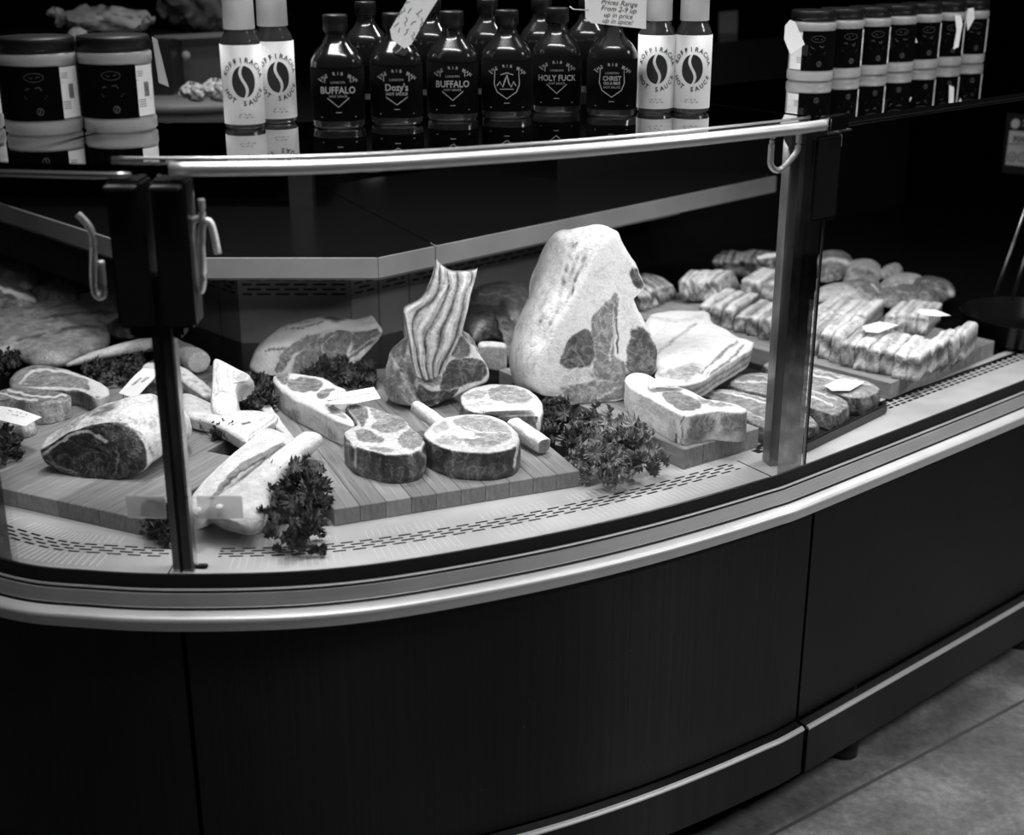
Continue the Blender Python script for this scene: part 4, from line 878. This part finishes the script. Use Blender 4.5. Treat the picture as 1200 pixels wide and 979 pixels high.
kale([(256, 428)] and [(282, 445), (296, 432), (315, 445), (322, 470), (312, 480), (290, 482), (280, 470)], BZ, .03, 22, 'curly kale tuft between the knuckle bone and the long sirloin')
kale([(348, 432), (366, 420), (400, 422), (440, 430), (446, 442), (430, 452), (400, 455), (372, 450), (355, 442)], BZ, .030, 34, 'dark kale in front of the big loin joint')
kale([(92, 430), (110, 424), (150, 420), (175, 418), (172, 432), (150, 445), (130, 452), (100, 440)], BZ, .022, 24, 'kale under the long pointed bone at the left')
kale([(158, 470), (178, 452), (190, 470), (186, 486), (168, 484)], BZ, .015, 8, 'little kale tuft beside the marrow bone tag')
kale([(235, 494), (262, 500), (290, 515), (280, 520), (255, 516), (238, 506)], BZ, .010, 14, 'thin kale line below the flat split bone')
kale([(166, 612), (180, 596), (202, 600), (206, 622), (196, 634), (175, 628)], .682, .025, 16, 'small kale tuft on the deck just left of the slim post foot')
kale([(-12, 422), (8, 414), (26, 420), (18, 436), (-5, 446)], BZ, .02, 10, 'kale sprig at the left frame edge above the bone-in steak')
kale([(-10, 510), (10, 505), (28, 515), (30, 530), (10, 542), (-10, 540)], BZ, .02, 14, 'kale sprig at the left frame edge below the tag')
kale([(632, 478), (650, 468), (668, 478), (690, 490), (690, 520), (668, 520), (646, 512), (634, 498)], BZ, .03, 26, 'dark kale bunch at the foot of the tall joint', 'd')
kale([(654, 520), (680, 492), (715, 482), (745, 500), (772, 520), (784, 545), (765, 556), (730, 562), (700, 568), (682, 552), (664, 532)], .684, .042, 60, 'large pale curly kale bunch in front of the small board', 'p', (.32, .66))
kale([(602, 442), (622, 436), (630, 455), (618, 464), (604, 454)], BZ, .012, 8, 'kale tuft left of the tall joint behind the rear round steak')
# ------------------------------------------------------------------ text
def text_geo(s, size, bold=False):
    cu = bpy.data.curves.new('t', 'FONT'); cu.body = s; cu.size = size; cu.align_x = 'CENTER'; cu.resolution_u = 2
    if bold: cu.offset = size*.02
    o = bpy.data.objects.new('t', cu); COL.objects.link(o); dg = bpy.context.evaluated_depsgraph_get(); dg.update()
    me = o.evaluated_get(dg).to_mesh(); V = [v.co.copy() for v in me.vertices]; Fc = [tuple(p.vertices) for p in me.polygons]
    o.evaluated_get(dg).to_mesh_clear(); bpy.data.objects.remove(o); bpy.data.curves.remove(cu)
    return V, Fc
class Ink:
    def __init__(s): s.V = []; s.F = []
    def add(s, V, F): b = len(s.V); s.V += [Vector((v[0], v[1], 0)) for v in V]; s.F += [tuple(i+b for i in f) for f in F]
    def line(s, txt, x, y, size, bold=False, sx=1, skew=0):
        V, F = text_geo(txt, size, bold); s.add([((v.x+skew*v.y)*sx+x, v.y+y) for v in V], F)
    def arc(s, txt, cx, cy, r, a0, a1, size, bold=True, flip=False):
        n = len(txt)
        for i, ch in enumerate(txt):
            if ch == ' ': continue
            a_ = a0+(a1-a0)*(i/(n-1)); V, F = text_geo(ch, size, bold); ro = a_-math.pi/2 if not flip else a_+math.pi/2
            c_, s_ = math.cos(ro), math.sin(ro); X, Y = cx+r*math.cos(a_), cy+r*math.sin(a_)
            s.add([(X+v.x*c_-(v.y-size*.35)*s_, Y+v.x*s_+(v.y-size*.35)*c_) for v in V], F)
    def poly(s, pts): s.add(pts, [tuple(range(len(pts)))])
    def stroke(s, pts, w_):
        P = [Vector((p[0], p[1])) for p in pts]; V = []; F = []
        for i, p in enumerate(P):
            t_ = (P[min(i+1, len(P)-1)]-P[max(0, i-1)]).normalized(); n_ = Vector((-t_.y, t_.x))*w_/2; V += [p+n_, p-n_]
        for i in range(len(P)-1): F.append((2*i, 2*i+1, 2*i+3, 2*i+2))
        s.add([(v.x, v.y) for v in V], F)
    def wrap(s, name, R, loc, parent, mat, face=-math.pi/2, sub=True):      # bend on to a cylinder
        V = []
        for v in s.V:
            a_ = face+v.x/R; V.append((loc[0]+(R)*math.cos(a_), loc[1]+R*math.sin(a_), loc[2]+v.y))
        return mesh(name, V, s.F, mat, parent)
def ellipse(cx, cy, rx, ry_, n=28): return [(cx+rx*math.cos(2*math.pi*i/n), cy+ry_*math.sin(2*math.pi*i/n)) for i in range(n)]
def scribble(I, x, y, w_, h_, th=.0008):                  # writing too small to read: uneven pen strokes
    rnd = random.Random(int((x*7+y*13+w_*31)*1e5)); q = -w_/2
    while q < w_/2:
        n_ = rnd.randint(3, 6); pts = []
        for k in range(n_):
            pts.append((x+q, y+(rnd.random()-.1)*h_)); q += h_*rnd.uniform(.25, .6)
        I.stroke(pts, th); q += h_*.7
# square-shouldered sauce bottles
def sauce_proto(kind):
    I = Ink()
    I.arc('THE RIB MAN', 0, .022, .037, math.radians(131), math.radians(47), .0060)
    sh_ = [(-.017, .066-.0), (.017, .066), (.018, .045), (.014, .034), (0, .024), (-.014, .034), (-.018, .045), (-.017, .066)]
    sh_ = [(x, y-.005) for x, y in sh_]
    sh_ = [(x, y-.008) for x, y in sh_]
    lower = -.0
    if kind == 'BUFFALO':
        I.stroke(sh_[:1]+sh_[1:2], .0012); I.stroke([sh_[1], (.0175, .046)], .0012); I.stroke([sh_[0], (-.0175, .046)], .0012); I.stroke([(.015, .025), (0, .012), (-.015, .025)], .0012)
        I.line('LONDON', 0, .045, .0045); I.line('BUFFALO', 0, .031, .0135, True, .85); I.line('HOT SAUCE', 0, .0255, .0045)
    elif kind == "Dozy's":
        I.stroke(sh_[:2], .0012); I.stroke([(.0175, .052), (.0175, .044)], .0012); I.stroke([(-.0175, .052), (-.0175, .044)], .0012); I.stroke([(.015, .022), (0, .011), (-.015, .022)], .0012)
        I.line('LONDON', 0, .045, .0045); I.line("Dozy's", 0, .031, .014, True, .85); I.line('HOT SAUCE', 0, .0245, .0055, True)
    elif kind == 'HOLY':
        I.stroke(sh_[:2], .0012); I.stroke([(.0175, .052), (.0175, .045)], .0012); I.stroke([(-.0175, .052), (-.0175, .045)], .0012); I.stroke([(.015, .026), (0, .012), (-.015, .026)], .0012)
        I.line('LONDON', 0, .045, .0045); I.line('HOLY FUCK', 0, .031, .0125, True, .82); I.line('HOT SAUCE', 0, .0255, .0045)
    elif kind == 'CHRIST':
        I.stroke(sh_, .0012); I.line('LONDON', 0, .045, .0045); I.line('CHRIST', 0, .0355, .0095, True, .85); I.line('ON A BIKE', 0, .0295, .006, True, .85); I.line('HOT SAUCE', 0, .024, .0045)
    else:
        I.stroke(sh_, .0012); I.stroke([(-.014, .030), (-.010, .036), (-.006, .028), (-.002, .040), (0, .046), (.003, .034), (.006, .028), (.010, .036), (.013, .030)], .0018); I.stroke([(-.009, .046), (0, .049), (.009, .046)], .0012)
        I.stroke([(-.01, .025), (.01, .025)], .001)
    I.stroke([(-.024, .0505), (-.020, .047)], .0012); I.stroke([(.024, .0505), (.020, .047)], .0012)
    I.stroke([(-.004, .0045), (.004, .0045)], .0008); I.stroke([(-.024, -.002), (.024, -.002)], .0008)
    return I
def sauce(px, py, kind, lab, show=True, hs=1.0):
    p = at(px, py, SZ); p = p+Vector((p.x, p.y, 0)).normalized()*.036
    t = empty('sauce_bottle', (p.x, p.y, SZ), lab, 'bottle', rz=math.atan2(p.y, p.x)-math.pi/2)
    R = .0385
    lathe('glass_body', [(0, .002), (R-.006, 0), (R-.001, .004), (R-.001, .088), (R-.002, .096), (R-.008, .106), (R-.018, .117), (.0155, .126), (.0145, .133), (.0145, .140)], M_sauce, t, 48, 2.7)
    lathe('black_label', [(R-.0012, .012), (R+.0002, .012), (R+.0002, .086), (R-.0012, .086)], M_label, t, 48, 2.7)
    lathe('cap', [(.0165, .135), (.0178, .136), (.0178, .155), (.0165, .157), (0, .1575)], M_cap, t, 30)
    lathe('neck_ring', [(.0150, .1325), (.0170, .134), (.0150, .1355)], M_sauce, t, 24)
    if show:
        I = sauce_proto(kind)
        V = []
        for v in I.V:                          # follow the squarish body
            a_ = -math.pi/2+v.x/R; c_, s_ = math.cos(a_), math.sin(a_); k = (abs(c_)**2.7+abs(s_)**2.7)**(-1/2.7)
            V.append(((R+.0009)*k*c_, (R+.0009)*k*s_, v.y+.020))
        mesh('lettering', V, I.F, M_inkgrey, t)
    return t
sauce(398, 152, 'BUFFALO', 'black labelled square-shouldered sauce bottle, leftmost of the dark bottles in front')
sauce(466, 148, "Dozy's", 'dark sauce bottle with a tilted handwritten tag on its neck')
sauce(531, 143, 'BUFFALO', 'dark sauce bottle right of the tagged one, third from left in front')
sauce(594, 140, 'ART', 'dark sauce bottle with a pictorial shield and no big word')
sauce(652, 134, 'HOLY', 'dark sauce bottle with a wide word across its shield, fifth from left in front')
sauce(716, 138, 'CHRIST', 'dark sauce bottle under the price note, beside the white labelled bottles')
for px, py in ((437, 122), (506, 119), (572, 114), (632, 112), (682, 112), (700, 108)):
    pass
for i, (px, py, where) in enumerate([(432, 118, 'the two leftmost dark bottles'), (507, 113, 'the tagged bottle'), (572, 112, 'the pictorial shield bottle'), (634, 110, 'the fifth front bottle'), (688, 109, 'the bottle under the price note')]):
    sauce(px, py, 'x', 'dark capped sauce bottle in the back row, seen behind '+where, False)
# white labelled hot sauce bottles
def koffi(px, py, lab, dx=0):
    p = at(px, py, SZ); p = p+Vector((p.x, p.y, 0)).normalized()*.028
    t = empty('hot_sauce_bottle', (p.x, p.y, SZ), lab, 'bottle', rz=math.atan2(p.y, p.x)-math.pi/2+dx); R = .0285
    lathe('glass_body', [(0, .001), (R-.004, 0), (R, .004), (R, .118), (R-.003, .127), (R-.007, .134), (.0205, .140)], M_koffi, t, 40)
    lathe('paper_label', [(R-.0003, .008), (R+.0006, .008), (R+.0006, .118), (R-.0003, .118)], M_whitelabel, t, 48)
    lathe('shrink_cap', [(.0200, .138), (.0222, .139), (.0215, .200), (.0205, .214), (.018, .217), (0, .218)], M_whitecap, t, 32)
    I = Ink(); cy = .068
    I.arc('KOFFIRACHA', 0, cy, .0300, math.radians(158), math.radians(16), .0098)
    I.arc('HOT SAUCE', 0, cy, .0300, math.radians(207), math.radians(334), .0098, flip=True)
    for side in (-1, 1):                                  # the bean: two halves parted by an S
        V = []; F_ = []; nx = 6
        for i in range(29):
            y = -.99+1.98*i/28; xs = math.sqrt(max(0, 1-y*y)); c_ = -.27*math.sin(y*math.pi*.9); gw = .15*(1-.25*abs(y))
            e0, e1 = (-xs, max(-xs, min(c_-gw, xs))) if side < 0 else (min(xs, max(c_+gw, -xs)), xs)
            for q in range(nx): V.append(((e0+(e1-e0)*q/(nx-1))*.0168, cy+y*.0222))
        for i in range(28):
            for q in range(nx-1): F_.append((i*nx+q, i*nx+q+1, (i+1)*nx+q+1, (i+1)*nx+q))
        I.add(V, F_)
    for yy, ww in ((.0215, .018), (.0170, .022)):
        scribble(I, 0, yy, ww, .0026, .0006)
    I.wrap('lettering', R+.0014, (0, 0, 0), t, M_ink)
    return t
koffi(288, 153, 'white labelled hot sauce bottle with bean emblem, leftmost', .05); koffi(326, 146, 'white labelled bean emblem bottle, right one of the left pair', .15)
koffi(767, 134, 'white labelled bean emblem bottle, left one of the right pair', .05); koffi(809, 134, 'white labelled hot sauce bottle with bean emblem, rightmost', .0)
# jars
def jar(p, lab, R, h_, turn, group=None, side='right', dim=False):
    t = empty('mayonnaise_jar', (p.x, p.y, SZ), lab, 'jar', rz=math.atan2(p.y, p.x)-math.pi/2+turn, group=group)
    k = h_/.13
    lathe('glass_jar', [(0, .001), (R-.004, 0), (R, .004), (R, .018*k), (R-.0015, .021*k), (R-.0015, .094*k), (R, .097*k), (R, .108*k), (R-.004, .112*k), (R-.006, .114*k)], M_mayo, t, 48)
    lathe('lid', [(R-.004, .112*k), (R-.001, .1125*k), (R-.001, .129*k), (R-.003, .131*k), (0, .131*k)], M_cap, t, 48)
    sg = 1 if side == 'right' else -1
    def band(name, a0, a1, z0, z1, mat, ex):
        V = []; F_ = []; n = 26
        for i in range(n+1):
            a_ = -math.pi/2+a0+(a1-a0)*i/n
            for z in (z0*k, z1*k): V.append(((R+ex)*math.cos(a_), (R+ex)*math.sin(a_), z))
        for i in range(n): F_.append((2*i, 2*i+2, 2*i+3, 2*i+1))
        return mesh(name, V, F_, mat, t)
    band('black_label', -1.7 if sg > 0 else -.42, .42 if sg > 0 else 1.7, .021, .094, M_label, .0002)
    pr = band('ingredients_label', .42 if sg > 0 else -1.1, 1.1 if sg > 0 else -.42, .023, .092, M_whitelabel, .0003)
    I = Ink(); x0 = sg*.027/.05*R
    for j in range(4): I.stroke([(x0-.004, (.036+.003*j)*k), (x0+.008, (.036+.003*j)*k)], .0008)
    for j in range(3): I.stroke([(x0-.004, (.078+.003*j)*k), (x0+.006, (.078+.003*j)*k)], .0007)
    I.stroke([(x0-.005, .072*k), (x0+.02, .072*k)], .0006); I.stroke([(x0-.005, .045*k), (x0+.02, .045*k)], .0006)
    for j in range(7): I.stroke([(x0+.007+.0015*j, .049*k), (x0+.007+.0015*j, .069*k)], .0008)
    I.wrap('small_print', R+.0008, (0, 0, 0), t, M_ink)
    I = Ink(); cx = -.014*sg if side == 'right' else .012
    e1 = ellipse(cx, .080*k, .013, .0058*k); I.stroke(e1+e1[:1], .0006)
    scribble(I, cx, .079*k, .014, .003, .0006); scribble(I, cx, .062*k, .026, .007, .0010)
    I.stroke([(cx-.016, .055*k), (cx+.016, .055*k)], .0005); I.stroke([(cx-.014, .052*k), (cx+.014, .052*k)], .0005)
    e1 = ellipse(cx+.004, .034*k, .0042, .0046*k, 16); I.stroke(e1+e1[:1], .0011); I.stroke([(cx+.003, .031*k), (cx+.005, .037*k)], .0014)
    I.wrap('print', R+.0008, (0, 0, 0), t, M_inkdim if not dim else M_inkdim)
    return t
def jp(u, v, R): p = at(u, v, SZ); return p+Vector((p.x, p.y, 0)).normalized()*R
jar(jp(-37, 157, .05), 'mayonnaise jar cut off by the left frame edge', .051, .130, .15)
jar(jp(54, 160, .05), 'black labelled mayonnaise jar, left of the two whole jars', .0525, .130, .12)
jar(jp(143, 157, .05), 'black labelled mayonnaise jar with barcode strip, nearest the white sauce bottles', .0510, .130, .12)
a_, b_ = jp(948, 97, .05), jp(1128, 75.5, .05)
NJ = 7
for i in range(NJ):
    p = a_.lerp(b_, i/(NJ-1)*1.0)
    q = jar(p, ['nearest jar of the right row with a folded tag over its lid', 'second jar from the left in the right row', 'third jar from the left in the right row', 'fourth jar of the right row showing a pale side label', 'fifth jar of the right row behind a small hanging tag', 'sixth jar of the right row with a curled tag on its right', 'last and furthest jar of the right row'][i], .0425, .126, [0, .8, .8, .1, .8, .8, .8][i], side='left' if i in (0, 3) else 'right')
    if i == 0: J0 = p
    if i == 4: J4 = p
    if i == 5: J5 = p
    if i == 6: J6 = p
def card(name, pts3, mat, th=.0006, parent=None):
    P = [Vector(p) for p in pts3]; n_ = (P[1]-P[0]).cross(P[2]-P[0]).normalized()*th; k = len(P)
    return mesh(name, [tuple(p+n_/2) for p in P]+[tuple(p-n_/2) for p in P], [tuple(range(k)), tuple(range(k, 2*k))[::-1]]+[(i, k+i, k+(i+1) % k, (i+1) % k) for i in range(k)], mat, parent)
def hang_tag(px, plane, lab, lines=None, frame=None, mat=None, ink=None, string=None):
    """flat paper tag; px corners on a plane, optional text lines in frame (origin, xaxis, yaxis)"""
    p0, nn = plane; nn = Vector(nn).normalized()
    P = [on(u, v, p0, nn) for u, v in px]; c = sum(P, Vector())/len(P)
    t = empty('price_tag', c, lab, 'tag'); o = card('paper', P, mat or M_paper); thing_parent(o, t)
    if lines:
        I = Ink()
        for l_ in lines: (scribble(I, l_[1], l_[2], l_[3], l_[4], .0010) if l_[0] == '~' else I.line(*l_[0:4], **(l_[4] if len(l_) > 4 else {})))
        o0 = on(frame[0][0], frame[0][1], p0, nn); ex = (on(frame[1][0], frame[1][1], p0, nn)-o0).normalized(); 
        n2 = (P[1]-P[0]).cross(P[2]-P[0]).normalized()
        if n2.dot(Vector((0, 0, H))-c) < 0: n2 = -n2
        ey = n2.cross(ex).normalized()
        o = mesh('handwriting', [o0+ex*v.x+ey*v.y+n2*.0008 for v in I.V], I.F, M_ink); thing_parent(o, t)
    if string:
        o = tube('string', [on(u, v, p0+Vector((0, d_, 0)), nn) for u, v, d_ in string], .0009, M_papergrey, None, 6); thing_parent(o, t)
    return t
pt = at(480, 148, SZ)+Vector((0, -.008, .1)); FR = Vector((0, -1, .1))
hang_tag([(457, 35), (484, -12), (520, -12), (499, 22), (482, 52), (474, 57), (459, 46)], (pt, FR), 'white handwritten tag tilted on the neck of the tagged sauce bottle', 
         [('~', .002, .027, .040, .006), ('~', .0, .017, .042, .006), ('~', 0, .007, .040, .006), ('~', -.002, -.003, .034, .006)], [(490, 32), (512, -6)], string=[(474, 46, 0), (469, 58, .005), (463, 62, .01)])
pt = at(716, 139, SZ)+Vector((0, -.006, .1))
hang_tag([(685, -14), (758, -14), (757, 34), (693, 27), (686, 21)], (pt, FR), 'white handwritten price note above the dark bottle nearest the white labelled ones',
         [('Prices Range', 0, .0285, .0105, dict(skew=.25)), ('From 2-9 up', 0, .0195, .0105, dict(skew=.25)), ('up in price', 0, .0110, .0100, dict(skew=.25)), ('up in spice!', 0, .0025, .0100, dict(skew=.25))], [(723, 30), (757, 33)], string=[(690, 12, 0), (672, 11, 0), (668, 8, .01)])
def jtag(px, P, lab, dy=-.046, mat=None):
    hang_tag(px, (P+Vector((0, dy, .09)), Vector((.1, -1, .1))), lab, mat=mat or M_whitelabel)
jtag([(920, 30), (926, 23), (932, 26), (943, 52), (926, 64), (919, 46)], J0, 'folded pale tag over the lid of the nearest right-row jar', -.05)
jtag([(1066, 27), (1068, 26), (1075, 50), (1064, 50)], J4, 'tiny triangular tag between jars of the right row')
jtag([(1119, 18), (1126, 18), (1128, 28), (1123, 55), (1117, 58), (1121, 36)], J5, 'curled white tag on the sixth jar of the right row')
jtag([(1134, 10), (1141, 9), (1142, 22), (1134, 36), (1132, 22)], J6, 'small white tag on the last jar of the right row')
p = at(190, 150, SZ)
hang_tag([(178, 43), (184, 46), (198, 102), (186, 97)], (p+Vector((0, .06, .05)), Vector((0, -1, .1))), 'narrow grey tag hanging right of the whole left jars', mat=M_papergrey)
# tags lying in the case
def ctag(px, zs, lab, lines=None, frame=None, stick=True):
    P = [at(u, v, z) for (u, v), z in zip(px, zs)]; c = sum(P, Vector())/len(P)
    t = empty('price_ticket', c, lab, 'tag'); thing_parent(card('paper', P, M_paper), t)
    if lines:
        I = Ink()
        for l_ in lines: (scribble(I, l_[1], l_[2], l_[3], l_[4], .0010) if l_[0] == '~' else I.line(*l_[0:4], **(l_[4] if len(l_) > 4 else {})))
        n2 = (P[1]-P[0]).cross(P[2]-P[0]).normalized(); n2 = n2 if n2.z > 0 else -n2
        zc = c.z; o0 = at(*frame[0], zc); ex = at(*frame[1], zc)-o0; ex = (ex-n2*ex.dot(n2)).normalized(); ey = n2.cross(ex)
        o0 = o0-n2*(o0-c).dot(n2)
        o = mesh('handwriting', [o0+ex*v.x+ey*v.y+n2*.0014 for v in I.V], I.F, M_ink); thing_parent(o, t)
    q = P[0].lerp(c, .15); 
    if stick: thing_parent(tube('pick', [q+Vector((0, 0, -.001)), q-Vector((0, 0, .014))], .0008, M_steel, None, 6), t)
    return t
ctag([(383, 466), (391, 462), (438, 454), (446, 467), (415, 473), (387, 474)], [.768]*6, 'white ticket reading BEEF TOMAHAWK on the tip of the long sirloin', [('BEEF TOMAHAWK', 0, .007, .0095, dict(skew=.15)), ('~', .002, -.001, .050, .005)], [(413, 468), (440, 463)])
ctag([(139, 461), (158, 440), (172, 428), (182, 426), (186, 431), (184, 440), (159, 467)], [.745]*7, 'white ticket reading MARROW BONES slanting left of the slim post', [('MARROW', 0, .002, .0095, dict(skew=.1)), ('BONES', .012, -.008, .0095, dict(skew=.1))], [(164, 448), (182, 433)])
ctag([(-14, 474), (20, 479), (49, 489), (29, 500), (-14, 489)], [.762]*5, 'white handwritten ticket at the left frame edge beside the bone-in chop', [('~', 0, .005, .050, .006), ('~', .004, -.006, .035, .006)], [(18, 486), (40, 492)])
ctag([(562, 476), (620, 474), (628, 480), (566, 482)], [.762]*4, 'blank edge of a ticket lying over the rear round steak')
ctag([(757, 447), (770, 444), (803, 446), (799, 451), (762, 452)], [.785]*5, 'thin white ticket seen edge on above the small-board sirloin')
ctag([(966, 452), (985, 444), (1013, 448), (996, 458), (975, 458)], [.730]*5, 'white ticket lying on the flat steaks in the black tray', [('~', 0, 0, .022, .005)], [(989, 452), (1010, 449)])
ctag([(1010, 383), (1030, 377), (1053, 381), (1030, 390), (1015, 389)], [.778]*5, 'white ticket on top of the front pile of belly strips', [('~', 0, 0, .02, .005)], [(1031, 384), (1050, 382)])
ctag([(1074, 366), (1078, 362), (1097, 363), (1114, 370), (1098, 371), (1080, 369)], [.790]*6, 'white ticket rising behind the right end of the front pile')
ctag([(887, 301), (900, 297), (918, 297), (918, 300), (888, 304)], [.785]*5, 'thin white ticket over the rearmost dark slices')
# ------------------------------------------------------------------ things at the back and on the floor
p = Vector((1.085, 2.72, 0))
t = empty('black_pot', (p.x, p.y, DZ), 'wide black pan at the right edge behind the strips', 'pan')
thing_parent(lathe('pan_body', [(0, .002), (.11, .0), (.13, .01), (.138, .055), (.142, .057), (.134, .055), (.126, .012), (0, .008)], M_worktop, None, 48, 2, (p.x+.02, p.y+.10, DZ)), t)
for i, (a_, b_, lab) in enumerate([((1166, 347), (1215, 205), 'thin steel rod rising from the black pan, left one'), ((1186, 352), (1225, 225), 'thin steel rod rising from the black pan, right one')]):
    q0 = p+Vector((0, .09, .06)); pa, pb = on(*a_, q0, Vector((0, -1, 0))), on(*b_, q0, Vector((0, -1, 0)))
    o = tube('steel_rod', [pa, pb], .0032, M_steel, None, 10); tag(o, lab, 'rod')
    lathe('', [], M_steel) if False else None
# sign at right edge
q0 = Vector((1.2, 3.4, 1.1)); nn = Vector((0, -1, 0))
t = empty('notice_board', on(1200, 165, q0, nn), 'dark notice with a pale panel reading FOOD at the right frame edge', 'sign')
P = [on(*c_, q0, nn) for c_ in [(1180, 132), (1262, 138), (1255, 210), (1174, 202)]]
thing_parent(card('board', P, M_black, .006), t)
P = [on(*c_, q0+Vector((0, -.005, 0)), nn) for c_ in [(1183, 153), (1256, 158), (1252, 200), (1178, 193)]]
thing_parent(card('pale_panel', P, plain('sign_grey', .42), .001), t)
I = Ink(); I.line('FOOD', .012, .0, .019, True, .9); I.stroke([(-.03, -.006), (.10, -.006)], .0016)
for i in range(5):
    e1 = ellipse(-.010+.026*i, -.038, .010, .011, 18); I.stroke(e1+e1[:1], .0018); I.line(str(i), -.010+.026*i, -.043, .013)
o0 = on(1193, 166, q0+Vector((0, -.009, 0)), nn)
o = mesh('lettering', [o0+Vector((v.x, 0, v.y-.04*v.x)) for v in I.V], I.F, M_ink); thing_parent(o, t)
I = Ink(); I.poly(ellipse(0, 0, .011, .012, 20)); I.stroke([(.018, .006), (.06, .006)], .004); I.stroke([(.018, -.004), (.05, -.004)], .003)
o0 = on(1190, 145, q0+Vector((0, -.009, 0)), nn); o = mesh('emblem', [o0+Vector((v.x, 0, v.y)) for v in I.V], I.F, M_papergrey); thing_parent(o, t)
# cable under the counter
C3 = [at(960, 888, .004), at(985, 868, .004), at(1010, 853, .004), at(1045, 840, .004), at(1066, 822, .004), at(1076, 806, .004), at(1076, 795, .03), at(1070, 780, .1)]
tag(tube('power_cable', [Vector(v) for v in catmull([tuple(c_) for c_ in C3], 50, False)], .004, M_rubber, None, 8), 'thin dark cable looping on the floor from under the plinth', 'cable')
C3 = [at(1128, 775, .01), at(1140, 772, .006), at(1153, 762, .006), at(1160, 748, .006), at(1150, 735, .02)]
tag(tube('power_cable', [Vector(v) for v in catmull([tuple(c_) for c_ in C3], 30, False)], .006, M_rubber, None, 8), 'short thick cable end by the plinth near the right edge', 'cable')
t = empty('prep_table', (-.95, 3.3, 0), 'black prep table on the staff side behind the left jars', 'table')
thing_parent(box('table_top', (-.95, 3.32, 1.115), (1.1, .9, .03), M_worktop, None, 0, .002), t)
for x_ in (-1.45, -.45):
    for y_ in (2.92, 3.72): thing_parent(box('leg', (x_, y_, .55), (.05, .05, 1.1), M_black, None, 0, .002), t)
tag(box('storage_box', (-1.02, 3.38, 1.20), (.50, .42, .138), M_black, None, 0, .006), 'black storage box behind the left jars, cloth on top', 'box')
# background at the top left, on the staff side
t = empty('serving_board', at(215, 128, 1.0), 'pale oval serving board behind the left jars', 'board')
p = at(222, 122, 1.1305)
thing_parent(lathe('board_disc', [(0, 0), (.17, 0), (.175, .01), (.17, .02), (0, .02)], plain('grey_board', .16), None, 40, 2, (p.x, p.y, p.z)), t)
def blob(u, v, y, rx, ry_, rz_, lab, cat, name, mat, rough=.01):
    c_ = on(u, v, Vector((0, y, 1)), Vector((0, -1, 0))); bm = bmesh.new(); bmesh.ops.create_icosphere(bm, subdivisions=4, radius=1)
    for vv in bm.verts:
        vv.co = Vector((vv.co.x*rx, vv.co.y*ry_, vv.co.z*rz_))+noise.noise_vector(vv.co*2.2)*rough+noise.noise_vector(vv.co*6)*rough*.4+c_
    m = bpy.data.meshes.new(name); bm.to_mesh(m); bm.free(); m.materials.append(mat); m.polygons.foreach_set('use_smooth', [True]*len(m.polygons))
    o = bpy.data.objects.new(name, m); COL.objects.link(o); tag(o, lab, cat); return o
blob(228, 108, 2.96, .028, .02, .018, 'small pale bread roll on the oval serving board, left', 'food', 'bread_roll', plain('crumb', .4))
blob(256, 106, 2.96, .034, .02, .022, 'larger pale bread roll on the oval serving board, right', 'food', 'bread_roll', plain('crumb_b', .42))
blob(126, 24, 3.3, .11, .05, .026, 'crumpled pale strip of cloth above the left jars', 'cloth', 'folded_cloth', plain('cloth_grey', .38), .02)
blob(66, 15, 3.3, .018, .01, .010, 'small bright scrap of cloth at the upper left', 'cloth', 'cloth_scrap', plain('cloth_bright', .55), .008)
blob(92, 42, 3.25, .022, .016, .018, 'small pale crumpled scrap between the two left jar lids', 'cloth', 'cloth_scrap', plain('cloth_c', .55), .006)
blob(235, 5, 3.5, .09, .06, .075, 'dim grey bundled bag at the top beside the white bottle cap', 'bag', 'cloth_bag', plain('bag_grey', .13), .03)
P = [on(*c_, Vector((0, 3.3, 1)), Vector((0, -1, 0))) for c_ in [(180, 42), (300, 38), (300, 109), (190, 109)]]
t = empty('steel_crate', sum(P, Vector())/4, 'dim grey crate behind the serving board', 'crate'); o = card('crate_side', P, plain('crate_grey', .07), .02); thing_parent(o, t)
P = [on(*c_, Vector((0, 3.28, 1)), Vector((0, -1, 0))) for c_ in [(182, 42), (300, 36), (300, 41), (182, 47)]]
o = card('crate_rim', P, plain('crate_rim_grey', .2), .03); thing_parent(o, t)
o = blob(218, 65, 3.26, .010, .006, .010, 'x', 'x', 'crate_boss', plain('boss', .3), .0); del o['label']; del o['category']; thing_parent(o, t)
P = [on(*c_, Vector((0, 3.9, 1)), Vector((0, -1, 0))) for c_ in [(842, 14), (864, 12), (850, 660), (832, 660)]]
tag(card('hanging_panel', P, plain('panel_grey', .10), .02), 'dim narrow panel standing right of the white labelled bottles', 'panel')
blob(435, 196, at(435, 200, .95).y, .035, .02, .012, 'pale oval dish lying on the black worktop', 'dish', 'oval_dish', plain('dish', .2), .002)
